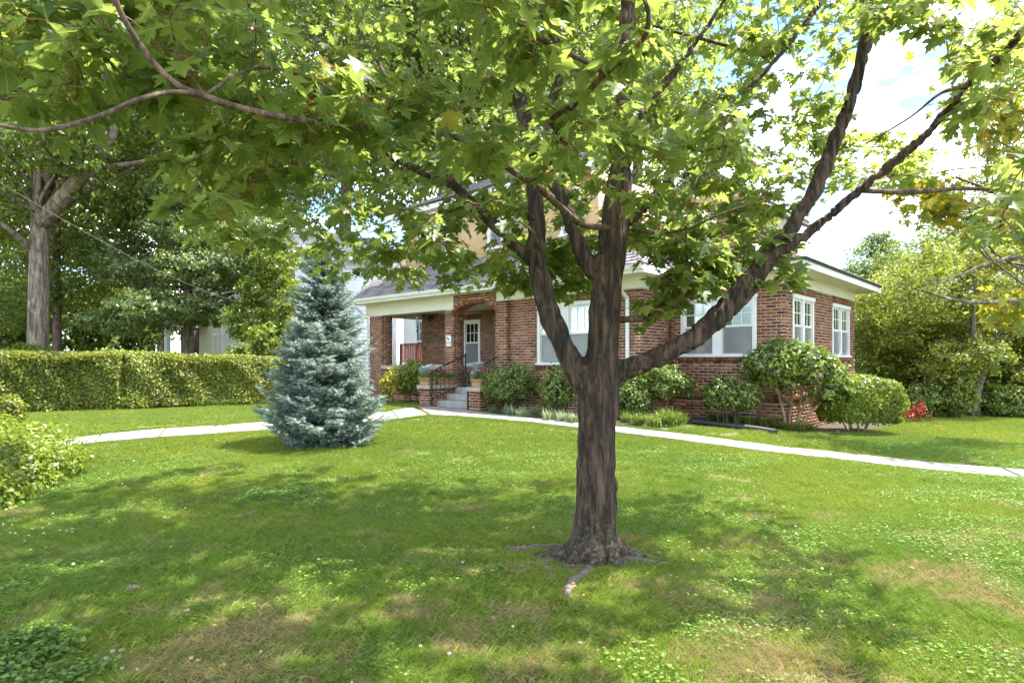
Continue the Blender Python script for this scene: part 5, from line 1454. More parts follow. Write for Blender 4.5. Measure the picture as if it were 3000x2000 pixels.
# row of big trees far behind on the left and centre
far = [(-250, 34, 380, 420, 'oak', 'far dark tree at the extreme left edge'), (150, 38, 360, 380, 'oak', 'tall dark tree filling the gap behind the big oak'), (480, 40, 330, 420, 'oak', 'tall dark tree behind the tiered dogwood'), (700, 38, 300, 420, 'grey_leaf', 'paler tall tree above the cream house'),
       (1010, 36, 300, 380, 'oak', 'tall dark tree above the white house roof'), (1290, 30, 320, 330, 'oak', 'tall dark tree with bare upright trunk behind the brick house'), (1560, 40, 300, 300, 'oak', 'tall tree directly behind the brick house ridge'), (1860, 42, 240, 300, 'olive', 'lighter tall tree behind the right part of the brick house')]
for k, (px, Y, rx, cy, mt, lab) in enumerate(far):
    bb = at(px, 1060, Y); s = Y / FPX
    base_py = 1055 + 20
    lobes = [lb(px, 300, Y, rx * 0.8, 260, rx * 0.6), lb(px - rx * 0.5, 480, Y, rx * 0.55, 190), lb(px + rx * 0.5, 420, Y, rx * 0.55, 200), lb(px, 40, Y, rx * 0.7, 170)]
    if 4 <= k: lobes += [lb(px, -60, Y, rx, 260), lb(px, 200, Y, rx, 220)]
    if px < 900: lobes += [lb(px, 700, Y, rx * 0.8, 200, rx * 0.4), lb(px - 60, 900, Y - 1, rx * 0.7, 120, rx * 0.3)]
    if k == 5: tk = [(bb.x, bb.y, -0.1, 0.5), tr(1310, 600, Y, 60), tr(1350, 300, Y, 50), tr(1330, 120, Y, 44), tr(1310, -60, Y, 30)]
    else: tk = [(bb.x, bb.y, -0.1, 0.4), tr(px, 700, Y, 36), tr(px + 10, 400, Y, 28), tr(px, 100, Y, 12)]
    tree('tall_tree', lab, 'tree', (bb.x, bb.y, 0), tk, lobes, 26000 if px < 900 else 34000, 0.26, M[mt], M['bark_oak'], group='tall trees in the background', limbs=18, clump=0.13, shell=0.35)
# undergrowth below the far trees on the left
for k, (px, py, Y, w_, h_) in enumerate([(60, 1040, 19.5, 260, 110), (330, 1040, 19.5, 150, 85), (510, 1045, 20.5, 110, 70), (640, 1050, 20.5, 90, 60), (700, 1060, 19, 110, 110), (60, 1040, 28, 300, 300), (330, 1040, 29, 260, 260)]):
    b = at(px, 1060, Y); s = Y / FPX
    labs = ['dark bush below the big oak trunk', 'low bush behind the hedge between oak and dogwood', 'small bush before the white columns', 'small bush below the dark door of the cream house', 'loose shrub at the corner of the cream house', 'high dark thicket behind the oak at the far left', 'high dark thicket behind the dogwood']
    shrub('background_bush', labs[k], 'shrub', px, py, w_, h_ + 60, 5000 if k < 5 else 11000, 0.11 if k < 5 else 0.2, M['oak' if k % 2 == 0 else 'glossy'], 'bushes beyond the hedge', depth=Y, gap=0.0, stems=4, bark='bark_oak')

# right-hand side: high thicket, small trees, a far tree
b4 = at(2855, 1215, 16.0)
tree('crape_myrtle', 'slender curved grey trunk tree in the thicket at right', 'tree', (b4.x, b4.y, 0), [(b4.x, b4.y, -0.1, 0.12), tr(2862, 1140, 16, 26), tr(2880, 1060, 16, 22), tr(2850, 960, 16, 16), tr(2858, 850, 16, 12), tr(2840, 760, 16, 8)],
     [lb(2700, 880, 17, 190, 90), lb(2900, 900, 17, 170, 110), lb(2800, 760, 16, 160, 60), lb(2980, 740, 16, 120, 70), lb(2640, 960, 18, 150, 90), lb(2870, 1040, 15.4, 90, 60), lb(2780, 1060, 15.6, 80, 60)], 30000, 0.085, M['olive'], M['bark_oak'], limbs=14, clump=0.15, limb_r=0.18)
for k, (px, Y, rx, rz, cy, mt, lab, n) in enumerate([(2600, 19, 130, 170, 960, 'olive', 'bushy yellow-green shrub beside the back corner of the brick wing', 16000), (2770, 18, 150, 150, 1010, 'olive', 'bushy shrub in the thicket between wing corner and grey trunk', 16000), (2940, 18.5, 150, 170, 990, 'grey_leaf', 'bushy grey-green shrub behind the slender trunk', 16000),
        (3090, 17, 130, 220, 930, 'olive', 'bushy shrub at the extreme right edge', 14000), (2700, 23, 220, 200, 900, 'oak', 'darker tall growth behind the thicket', 16000), (2960, 24, 240, 260, 850, 'oak', 'darkest tall growth at the back right', 18000)]):
    b = at(px, 1200, Y)
    tree('thicket_shrub', lab, 'shrub', (b.x, b.y, 0), [(b.x, b.y, -0.1, 0.06), tr(px, 1100, Y, 8), tr(px + 8, 1000, Y, 6)], [lb(px, cy, Y, rx, rz), lb(px - rx * .4, cy + 120, Y - .4, rx * .7, rz * .6), lb(px + rx * .4, cy + 90, Y, rx * .7, rz * .6), lb(px + 20, cy - rz * .7, Y, rx * .6, rz * .4)],
         n, 0.10, M[mt], M['bark_oak'], group='dense thicket on the right', limbs=5, limb_r=0.3, clump=0.14)
for k, (px, py, w_, h_, mt, lab) in enumerate([(2715, 1222, 150, 100, 'glossy', 'dark glossy bush at the thicket foot right of the boxy bush'), (2800, 1225, 120, 150, 'olive', 'dark bush left of the slender grey trunk foot'), (2935, 1222, 150, 95, 'glossy', 'dark glossy bush right of the slender grey trunk'), (3040, 1225, 150, 160, 'olive', 'dark bush cut by the right edge')]):
    shrub('dark_bush', lab, 'shrub', px, py, w_, h_, 7000, 0.075, M[mt], 'dark bushes at the foot of the thicket', gap=0.0, stems=5)
for k, (px, py, w_, h_, mt, lab) in enumerate([(2682, 1236, 70, 60, 'redleaf', 'red leaved low plant beside the boxy bush'), (2690, 1190, 50, 36, 'pink', 'pink azalea blooms above the red leaved plant'), (2790, 1208, 30, 20, 'pink', 'small patch of pink blooms before the slender trunk')]):
    shrub('flowering_azalea', lab, 'flower', px, py + (10 if k else 0), w_, h_, 520, 0.05, M[mt], None, gap=0.0, stems=2, clump=0.35)
b5 = at(2545, 1060, 34)
tree('distant_tree', 'distant bright green tree top above the wing roof end', 'tree', (b5.x, b5.y, 0), [(b5.x, b5.y, -0.1, 0.3), tr(2545, 900, 34, 22), tr(2540, 780, 34, 14)], [lb(2560, 780, 34, 80, 80), lb(2520, 830, 34, 60, 60), lb(2600, 860, 34, 90, 90), lb(2560, 930, 34, 110, 110), lb(2575, 720, 34, 45, 45)], 16000, 0.17, M['grey_leaf'], M['bark_oak'], limbs=14)
b5 = at(2890, 1060, 30)
tree('distant_tree', 'distant thin tree with bronze upper leaves at far right', 'tree', (b5.x, b5.y, 0), [(b5.x, b5.y, -0.1, 0.3), tr(2890, 800, 30, 22), tr(2900, 600, 30, 12)], [lb(2900, 560, 30, 190, 60), lb(2960, 420, 30, 130, 60), lb(2860, 680, 30, 190, 80), lb(2780, 740, 30, 120, 70), lb(2990, 640, 30, 120, 110), lb(2940, 300, 30, 90, 60)], 17000, 0.15, M['olive'], M['bark_oak'], limbs=30, shell=0.2)
# spreading bare limbs of the tree on the right, and its yellow leaves
b6 = at(3330, 1300, 11.0)
root = tree('yellowing_tree', 'tree with long pale arching limbs and yellowing leaves at the right edge', 'tree', (b6.x, b6.y, 0), [(b6.x, b6.y, -0.1, 0.16), tr(3300, 1000, 11, 44), tr(3200, 830, 11, 34), tr(3120, 600, 11, 24), tr(3080, 350, 11, 12)],
     [lb(2950, 330, 10, 110, 90), lb(2980, 520, 10, 60, 90), lb(2760, 610, 10.5, 110, 40), lb(2900, 640, 10, 90, 40), lb(2700, 560, 11, 90, 40), lb(2960, 900, 11, 120, 60), lb(2650, 480, 11, 70, 50), lb(3060, 150, 10, 160, 120)], 2100, 0.15, M['maple_y'], M['bark_oak'], limbs=26, clump=0.5, per=7, shell=0.1, T=T_MAPLE)
for pts in ([tr(3200, 840, 11, 24), tr(3050, 870, 10.8, 16), tr(2900, 885, 10.6, 13), tr(2800, 880, 10.5, 10), tr(2700, 850, 10.4, 6)], [tr(3200, 850, 11, 22), tr(3020, 760, 10.8, 14), tr(2900, 770, 10.6, 11), tr(2780, 820, 10.4, 8), tr(2700, 835, 10.3, 5)],
            [tr(3150, 700, 11, 22), tr(3000, 640, 10.8, 12), tr(2900, 560, 10.6, 9), tr(2800, 520, 10.5, 6)]):
    sp = smooth_path(pts, 4); mb = MB(); mb.tube([(p[0] - b6.x, p[1] - b6.y, p[2]) for p in sp], [p[3] for p in sp], 7); mb.build('limb', M['bark_oak'], root, True)

# utility wire running to the house
mb = MB(); a, b = at(-260, 380, 9.0), at(760, 905, 22.0); pts = [a.lerp(b, t) - Vector((0, 0, 0.35 * math.sin(math.pi * t))) for t in np.linspace(0, 1, 24)]
mb.tube(pts, 0.006, 5); tag(mb.build('utility_wire', M['wire']), 'thin grey overhead wire sloping down from the upper left to the houses', 'wire')

# ------------------------------------------------------------------ the maple in the foreground
K = 3000 / 2352.0
def m4(x, y, Y, w):
    """skeleton node: photo position in 2352 px, distance, limb width in the same px"""
    p = at(x * K, y * K, Y); return np.array([p.x, p.y, p.z, 0.91 * w * K / 2 * Y / FPX])
TB = gp(1372 * K, 1278 * K)
TX, TY, TZ = TB.x, TB.y, TB.z
YT = TY
maple = empty('maple_tree', (TX, TY, TZ), 0, 'foreground maple with furrowed dark trunk, low forking limbs and spreading leafy crown', 'tree')
off = np.array([TX, TY, TZ])
limbs_def = {
 'trunk': [m4(1358, 1310, YT, 190), m4(1362, 1262, YT, 136), m4(1367, 1200, YT, 110), m4(1370, 1100, YT, 101), m4(1370, 1000, YT, 98), m4(1372, 920, YT, 104), m4(1378, 860, YT, 100), m4(1386, 780, YT, 82), m4(1390, 700, YT, 80), m4(1400, 620, YT, 76), m4(1410, 540, YT, 74), m4(1420, 460, YT, 70), m4(1426, 380, YT, 62), m4(1434, 250, YT + .05, 54), m4(1440, 100, YT + .1, 46), m4(1445, -80, YT + .15, 38), m4(1450, -350, YT + .2, 28)],
 'a': [m4(1368, 915, YT, 60), m4(1325, 855, YT - .02, 66), m4(1288, 780, YT - .02, 56), m4(1255, 700, YT + .05, 54), m4(1236, 620, YT + .1, 54), m4(1232, 520, YT + .15, 48), m4(1224, 410, YT + .2, 44), m4(1205, 280, YT + .35, 40), m4(1175, 140, YT + .6, 36), m4(1140, 0, YT + .8, 30), m4(1100, -250, YT + 1, 22)],
 'a2': [m4(1232, 610, YT + .1, 34), m4(1195, 575, YT + .15, 34), m4(1150, 530, YT + .25, 30), m4(1090, 475, YT + .4, 28), m4(1040, 425, YT + .5, 24), m4(960, 390, YT + .6, 20), m4(880, 352, YT + .6, 17), m4(800, 318, YT + .5, 14), m4(700, 270, YT + .2, 10), m4(560, 190, YT - .2, 7)],
 'a3': [m4(1055, 440, YT + .5, 18), m4(1010, 370, YT + .6, 14), m4(960, 300, YT + .9, 11), m4(900, 200, YT + 1.2, 8), m4(820, 60, YT + 1.4, 6)],
 'c': [m4(1386, 640, YT, 50), m4(1352, 605, YT + .03, 48), m4(1320, 540, YT + .06, 40), m4(1292, 460, YT + .12, 34), m4(1262, 400, YT + .2, 30), m4(1250, 300, YT + .35, 26), m4(1290, 150, YT + .4, 24), m4(1260, 60, YT + .5, 22), m4(1210, -60, YT + .6, 18)],
 'd': [m4(1380, 905, YT, 60), m4(1425, 858, YT - .03, 56), m4(1500, 825, YT - .06, 54), m4(1565, 792, YT - .08, 56), m4(1625, 750, YT - .08, 58), m4(1685, 692, YT - .08, 60), m4(1735, 630, YT - .07, 56), m4(1775, 580, YT - .05, 46), m4(1830, 505, YT, 40), m4(1880, 415, YT + .05, 38), m4(1925, 310, YT + .1, 36), m4(1962, 200, YT + .12, 36), m4(1990, 90, YT + .1, 34), m4(2012, 0, YT + .1, 32), m4(2020, -200, YT + .1, 22)],
 'd2': [m4(1770, 590, YT - .06, 36), m4(1830, 552, YT - .12, 30), m4(1900, 500, YT - .2, 28), m4(1970, 440, YT - .3, 27), m4(2040, 385, YT - .4, 26), m4(2110, 325, YT - .5, 25), m4(2180, 250, YT - .6, 25), m4(2235, 185, YT - .7, 22), m4(2300, 125, YT - .8, 20), m4(2352, 70, YT - .9, 18), m4(2440, -30, YT - 1, 12)],
 'd3': [m4(1975, 437, YT - .3, 14), m4(2050, 441, YT - .3, 13), m4(2120, 440, YT - .3, 13), m4(2200, 433, YT - .3, 11), m4(2290, 434, YT - .35, 9), m4(2340, 418, YT - .4, 8), m4(2420, 380, YT - .4, 5)],
 'd4': [m4(2225, 195, YT - .7, 12), m4(2160, 215, YT - .6, 8), m4(2090, 270, YT - .5, 5), m4(1990, 330, YT - .4, 4)],
 'f': [m4(1420, 735, YT, 18), m4(1452, 732, YT - .05, 16), m4(1505, 727, YT - .1, 15), m4(1548, 700, YT - .15, 15), m4(1582, 640, YT - .2, 12), m4(1578, 575, YT - .2, 8), m4(1575, 520, YT - .2, 5)],
 'g': [m4(1405, 524, YT - .05, 16), m4(1340, 516, YT - .25, 17), m4(1285, 474, YT - .5, 17), m4(1230, 425, YT - .75, 17), m4(1180, 395, YT - .9, 17), m4(1120, 350, YT - 1.1, 17), m4(1060, 320, YT - 1.3, 16), m4(1000, 308, YT - 1.5, 15), m4(880, 300, YT - 1.8, 15), m4(760, 285, YT - 2.1, 16), m4(640, 268, YT - 2.35, 17), m4(540, 245, YT - 2.5, 18), m4(445, 213, YT - 2.6, 20)],
 'k1': [m4(450, 215, YT - 2.6, 14), m4(400, 190, YT - 2.62, 15), m4(350, 140, YT - 2.65, 15), m4(300, 70, YT - 2.7, 14), m4(265, 0, YT - 2.75, 14), m4(240, -90, YT - 2.8, 10)],
 'k2': [m4(450, 215, YT - 2.6, 12), m4(390, 212, YT - 2.7, 12), m4(320, 228, YT - 2.8, 12), m4(250, 258, YT - 2.85, 12), m4(170, 285, YT - 2.9, 12), m4(90, 300, YT - 2.95, 11), m4(0, 288, YT - 3, 10), m4(-90, 270, YT - 3, 7)],
 'k3': [m4(500, 235, YT - 2.55, 10), m4(460, 205, YT - 2.5, 9), m4(430, 150, YT - 2.5, 8), m4(400, 90, YT - 2.5, 6)],
 'k4': [m4(470, 218, YT - 2.58, 8), m4(560, 165, YT - 2.4, 8), m4(640, 158, YT - 2.2, 9), m4(740, 195, YT - 1.8, 8), m4(820, 215, YT - 1.6, 7)],
 'h': [m4(1205, 415, YT - .85, 14), m4(1260, 400, YT - 1.0, 13), m4(1310, 362, YT - 1.2, 13), m4(1285, 310, YT - 1.4, 14), m4(1268, 275, YT - 1.5, 15), m4(1320, 240, YT - 1.6, 15), m4(1390, 170, YT - 1.8, 15), m4(1470, 100, YT - 1.95, 14), m4(1490, 40, YT - 2.1, 12), m4(1470, -30, YT - 2.2, 9)],
 'h2': [m4(1392, 168, YT - 1.8, 13), m4(1350, 145, YT - 1.85, 12), m4(1260, 100, YT - 2, 12), m4(1180, 45, YT - 2.1, 12), m4(1110, -10, YT - 2.2, 10)],
 'i': [m4(1440, 510, YT, 34), m4(1475, 480, YT + .05, 30), m4(1535, 425, YT + .15, 26), m4(1600, 385, YT + .3, 22), m4(1640, 320, YT + .4, 22), m4(1700, 225, YT + .5, 20), m4(1780, 140, YT + .6, 18), m4(1860, 40, YT + .7, 14), m4(1930, -60, YT + .8, 10)],
 'i2': [m4(1440, 300, YT + .05, 24), m4(1490, 240, YT + .15, 20), m4(1560, 150, YT + .3, 18), m4(1640, 40, YT + .5, 14), m4(1700, -60, YT + .6, 10)],
 'j': [m4(1450, 528, YT, 9), m4(1520, 534, YT - .1, 8), m4(1580, 525, YT - .2, 7), m4(1660, 490, YT - .3, 6), m4(1760, 460, YT - .4, 5)],
 'e': [m4(1760, 130, YT + .6, 12), m4(1650, 100, YT + .9, 9), m4(1500, 60, YT + 1.2, 7)],
}
# one skin for trunk and heavy limbs: tubes, fused by voxels, then furrowed
heavy = ['trunk', 'a', 'a2', 'c', 'd', 'd2', 'i', 'i2']
mb = MB(); SK = {}
for k, pts in limbs_def.items():
    sp = smooth_path(pts, 5); SK[k] = sp
    if k in heavy: mb.tube([tuple(p[:3] - off) for p in sp], [max(p[3], 0.006) for p in sp], 14)
# root flare
roots = [(-2.5, 0.55, 0.075), (-1.8, 0.6, 0.06), (-1.1, 0.5, 0.05), (-0.1, 0.7, 0.05), (-2.9, 0.8, 0.075), (2.6, 0.5, 0.06), (1.2, 0.5, 0.07), (3.14, 0.95, 0.06)]
for a, L_, r_ in roots:
    d = np.array([math.cos(a), math.sin(a)])
    mb.tube([(d[0] * .02, d[1] * .02, 0.28), (d[0] * .12, d[1] * .12, 0.12), (d[0] * .24, d[1] * .24, 0.02), (d[0] * L_ * .6, d[1] * L_ * .6, -0.03), (d[0] * L_, d[1] * L_, -0.07)], [r_ * .9, r_ * 1.25, r_ * .95, r_ * .7, r_ * .4], 10)
tmp = mb.build('trunk_blank', None)
rm = tmp.modifiers.new('fuse', 'REMESH'); rm.mode = 'VOXEL'; rm.voxel_size = 0.011; rm.use_smooth_shade = True
bpy.context.view_layer.update()
dg = bpy.context.evaluated_depsgraph_get()
me = bpy.data.meshes.new_from_object(tmp.evaluated_get(dg))
bpy.data.objects.remove(tmp)
nv = len(me.vertices); co = np.empty(nv * 3, np.float32); me.vertices.foreach_get('co', co); co = co.reshape(-1, 3)
nrm_ = np.empty(nv * 3, np.float32); me.vertices.foreach_get('normal', nrm_); nrm_ = nrm_.reshape(-1, 3)
# smooth the fused skin a little, then cut long furrows
ed = np.empty(len(me.edges) * 2, np.int32); me.edges.foreach_get('vertices', ed); ed = ed.reshape(-1, 2)
deg = np.bincount(ed.ravel(), minlength=nv)[:, None]
for _ in range(5):
    acc = np.zeros_like(co); np.add.at(acc, ed[:, 0], co[ed[:, 1]]); np.add.at(acc, ed[:, 1], co[ed[:, 0]])
    co = co * 0.5 + 0.5 * acc / np.maximum(deg, 1)
def vnoise(P, seed=0):
    """smooth value noise on a hashed lattice"""
    I = np.floor(P).astype(np.int64); f = P - I; f = f * f * (3 - 2 * f); out = 0
    for dx in (0, 1):
        for dy in (0, 1):
            for dz in (0, 1):
                h = ((I[:, 0] + dx) * 73856093) ^ ((I[:, 1] + dy) * 19349663) ^ ((I[:, 2] + dz) * 83492791) ^ (seed * 2654435)
                h = ((h ^ (h >> 13)) * 1274126177) & 0x7fffffff
                out = out + (h % 10007) / 10007.0 * (f[:, 0] if dx else 1 - f[:, 0]) * (f[:, 1] if dy else 1 - f[:, 1]) * (f[:, 2] if dz else 1 - f[:, 2])
    return out
tw_ = co[:, 2:3] * 0.18
P_ = np.concatenate([co[:, :1] * 26 + tw_ * 6, co[:, 1:2] * 26, co[:, 2:3] * 3.2], 1).astype(float)
wv = vnoise(P_ * 0.35, 3) * 2.0
r1 = 1 - np.abs(2 * vnoise(P_ + wv[:, None], 1) - 1); r2 = 1 - np.abs(2 * vnoise(P_ * 2.3 + 7, 2) - 1)
f = (r1 ** 3) * 0.026 + (r2 ** 2) * 0.007 + 0.022 * (vnoise(co.astype(float) * 8, 5) - .5) - 0.03 * np.clip(vnoise(co.astype(float) * 5.5, 8) - .78, 0, 1) * 3
f *= (0.35 + 0.65 * smooth(co[:, 2], 0.0, 0.3))
co = co - nrm_ * f[:, None] * 0.9 + nrm_ * 0.006
me.vertices.foreach_set('co', co.astype(np.float32).ravel())
me.materials.clear(); me.materials.append(M['bark_maple']); me.update()
me.name = 'trunk'
link('trunk', me, maple)
print('maple trunk faces', len(me.polygons))
for k in SK:
    if k not in heavy:
        sp = SK[k]; mb = MB(); mb.tube([tuple(p[:3] - off) for p in sp], [max(p[3], 0.003) for p in sp], 8); mb.build('limb', M['bark_twig'], maple, True)

# ---- crown: leaf clusters on twigs
def poly_sample(poly, n):
    poly = np.array(poly, float); lo, hi = poly.min(0), poly.max(0); out = []
    while len(out) < n:
        q = rng.uniform(lo, hi, (n * 2, 2)); out += list(q[in_poly(q, poly)])
    return np.array(out[:n])
def layer(poly, n, y0, y1, holes=()):
    q = poly_sample(poly, int(n * 1.6))
    for h in holes: q = q[~in_poly(q, np.array(h, float))]
    q = q[:n]; Y = rng.uniform(y0, y1, len(q)) if not callable(y0) else y0(q)
    X = (q[:, 0] * K - 1500) / FPX * Y; Z = EYE + (1055 - q[:, 1] * K) / FPX * Y
    return np.stack([X, Y, Z], 1)
hole_sky = [(1945, 190), (1985, 130), (2050, 70), (2150, 95), (2165, 200), (2130, 290), (2040, 310), (1960, 265)]
hole_r = [(1880, 520), (1960, 440), (2010, 470), (2120, 450), (2400, 460), (2400, 900), (1880, 900)]
hole_top = [(1800, 560), (1960, 300), (2240, 250), (2400, 300), (2400, 500), (1850, 560)]
CL = []
CL.append(layer([(-60, -40), (-60, 300), (180, 285), (330, 270), (440, 235), (560, 120), (620, -40)], 92, 2.05, 3.1))
CL.append(layer([(380, 330), (560, 260), (760, 230), (760, 330), (700, 420), (560, 560), (420, 560), (370, 470)], 46, 2.4, 3.3))
CL.append(layer([(560, 130), (760, 150), (1000, 220), (1010, 330), (760, 330), (500, 280)], 44, 2.5, 3.6))
CL.append(layer([(1000, -40), (1520, -40), (1500, 160), (1180, 180), (1060, 120)], 34, 2.2, 3.0))
CL.append(layer([(900, 150), (1200, 180), (1330, 260), (1330, 420), (1050, 420), (900, 300)], 38, 2.7, 3.9))
CL.append(layer([(1330, 180), (1700, 200), (1780, 400), (1500, 480), (1330, 420)], 52, 3.3, 4.5))
CL.append(layer([(400, 330), (760, 330), (1000, 380), (1180, 470), (1170, 620), (900, 610), (700, 570), (420, 560)], 115, 4.2, 6.0))
CL.append(layer([(560, 540), (760, 560), (1000, 560), (1200, 600), (1210, 680), (1000, 660), (780, 640), (600, 600)], 85, 5.2, 6.8))
CL.append(layer([(500, -40), (1500, -40), (1500, 420), (1180, 420), (850, 330), (500, 250)], 240, 4.8, 7.4))
CL.append(layer([(1190, 560), (1360, 560), (1340, 690), (1270, 700), (1180, 640)], 60, 5.2, 6.2))
CL.append(layer([(1450, 560), (1640, 545), (1660, 640), (1570, 735), (1470, 730), (1440, 620)], 62, YT - .35, YT + .15))
CL.append(layer([(1440, 480), (1760, 440), (1790, 560), (1700, 640), (1600, 560), (1450, 570)], 80, 4.5, 6.0))
CL.append(layer([(1480, -40), (1980, -40), (1950, 200), (1900, 420), (1780, 560), (1500, 480), (1480, 200)], 225, 4.8, 7.0, [hole_sky]))
CL.append(layer([(1760, 600), (1810, 560), (1860, 640), (1800, 680)], 8, YT - .2, YT + .2))
CL.append(layer([(1900, 240), (2000, 300), (2140, 320), (2150, 430), (1960, 420), (1880, 450), (1850, 340)], 46, 5.0, 6.4, []))
CL.append(layer([(2120, -40), (2400, -40), (2400, 220), (2300, 250), (2200, 300), (2150, 240), (2160, 90)], 54, 3.5, 5.0))
CL.append(layer([(1960, -40), (2140, -40), (2110, 40), (1990, 60)], 26, 3.6, 4.8))
CL.append(layer([(2250, 560), (2352, 300), (2420, 300), (2420, 640), (2300, 600)], 14, 3.0, 3.8))
CL.append(layer([(1180, 420), (1420, 420), (1400, 600), (1240, 620), (1160, 540)], 60, 5.0, 6.4))
CL.append(layer([(960, 330), (1260, 330), (1240, 520), (1000, 480)], 26, 4.6, 6.2))
CL.append(layer([(880, 380), (1230, 400), (1230, 540), (930, 520)], 28, 5.0, 6.8))
CL.append(layer([(1080, -40), (1760, -40), (1740, 330), (1500, 430), (1200, 400)], 130, 5.6, 8.0))
C_in = np.vstack(CL)
# the crown above the picture, which casts the shade
n_up = 800
u = rng.normal(size=(n_up * 3, 3)); u = norm(u) * (rng.random((n_up * 3, 1)) ** 0.33)
U = np.array([-1.5, 5.0, 5.6]) + u * np.array([4.9, 4.9, 2.6])
py_ = 1055 - (U[:, 2] - EYE) / U[:, 1] * FPX; px_ = 1500 + U[:, 0] / U[:, 1] * FPX
U = U[(py_ < -60) | (px_ < -60) | (px_ > 3060)][:n_up]
U = U[(U[:, 2] > 2.6) & ~((U[:, 0] > 1.2) & (rng.random(len(U)) < 0.45))]
allC = np.vstack([C_in, U])
# connect every cluster to the nearest limb or earlier twig
nodes = []; 
for k, sp in SK.items():
    m_ = sp[sp[:, 3] < 0.09] if k == 'trunk' else sp
    nodes.append(m_[:, :3])
nodes = np.vstack(nodes); 
d0_ = np.array([np.min(np.linalg.norm(nodes - c, axis=1)) for c in allC]); order = np.argsort(d0_)
cap_ = len(nodes) + 6 * len(allC); NN = np.zeros((cap_, 3)); NN[:len(nodes)] = nodes; cnt = len(nodes)
twg = MB(); twd = {}
for j in order:
    c = allC[j]; dd = np.linalg.norm(NN[:cnt] - c, axis=1); i = int(np.argmin(dd + 0.25 * np.maximum(0, NN[:cnt, 2] - c[2]))); p = NN[i]
    L_ = dd[i]; seg = max(2, min(6, int(L_ / 0.12) + 1)); pts = []
    bow = np.array([rng.normal() * .05, rng.normal() * .05, 0.06]) * L_ * 1.5
    for q in range(seg + 1):
        t = q / seg; pts.append(p + (c - p) * t + bow * math.sin(math.pi * t))
    r_ = min(0.011, 0.0028 + 0.0045 * L_)
    twg.tube([tuple(x - off) for x in pts], list(np.linspace(r_, 0.0018, seg + 1)), 4, False)
    for x in pts[1:]: NN[cnt] = x; cnt += 1
    twd[j] = norm((pts[-1] - pts[-2])[None])[0]
tob = twg.build('twigs', M['bark_twig'], maple); tob['kind'] = 'stuff'
# leaves of each cluster: opposite pairs on red stalks
P0, PD, PN, PS = [], [], [], []
pet = MB(); petn = 0
lobe_n = len(C_in)
for j, c in enumerate(allC):
    inn = j < lobe_n; nl_ = rng.integers(6, 11) if inn else 9
    tdir = twd[j]; spread = 0.20 if inn else 0.30
    for q in range(nl_):
        base = c - tdir * rng.random() * spread * 0.9 + rng.normal(size=3) * 0.012
        a = rng.random() * 2 * math.pi
        out = np.array([math.cos(a), math.sin(a), rng.uniform(-0.35, 0.45)]) + tdir * 0.35; out /= np.linalg.norm(out)
        pl = rng.uniform(0.04, 0.10) * (1 if inn else 1.5)
        tip = base + out * pl
        ld = np.array([out[0], out[1], -rng.uniform(0.05, 1.3)]); ld /= np.linalg.norm(ld)
        P0.append(tip); PD.append(ld); PN.append(np.array([rng.normal() * .3, rng.normal() * .3, 1.0]))
        PS.append(rng.uniform(0.05, 0.13) if inn else rng.uniform(0.15, 0.21))
        if inn and c[1] < 5.2:
            s_ = np.cross(out, [0, 0, 1]); s_ = s_ / (np.linalg.norm(s_) + 1e-6) * 0.0012; b_ = len(pet.v); m_ = (base + tip) / 2 + (0, 0, 0.008)
            for pp in (base, m_, tip):
                for o_ in (s_, -s_, np.array([0, 0, 0.002])): pet.v.append(tuple(pp + o_ - off))
            for g_ in (0, 3):
                for e_ in range(3): pet.f.append((b_ + g_ + e_, b_ + g_ + (e_ + 1) % 3, b_ + g_ + 3 + (e_ + 1) % 3, b_ + g_ + 3 + e_))
P0, PD, PN, PS = np.array(P0), np.array(PD), np.array(PN), np.array(PS)
o = pet.build('leaf_stalks', M['petiole'], maple); o['kind'] = 'stuff'
RN = rng.random(len(P0)) ** 1.3
# outer right side of the crown turns yellow in places
yel = (P0[:, 0] > 1.4) & (rng.random(len(P0)) < 0.22 * smooth(P0[:, 0], 1.2, 3.4)); RN[yel] = 0.97
big = PS / np.maximum(P0[:, 1], 0.5)
vis = (np.abs(P0[:, 0] / P0[:, 1]) < 0.86) & ((P0[:, 2] - EYE) / P0[:, 1] < 0.60) & (P0[:, 1] > 1.2)
pick = np.argsort(-np.where(vis, big, 0))[:290]
pm = np.zeros(len(P0), bool); pm[pick] = True
V, F = scatter(T_MAPLE, P0[~pm] - off, PD[~pm], PN[~pm], PS[~pm])
uvs = np.tile(UV_MAPLE, ((~pm).sum(), 1))
o = link('foliage', mesh_np('foliage', V, F, M['maple'], np.repeat(RN[~pm], len(UV_MAPLE)), uvs), maple); o['kind'] = 'stuff'
print('maple leaves', len(P0), 'tris', len(F))
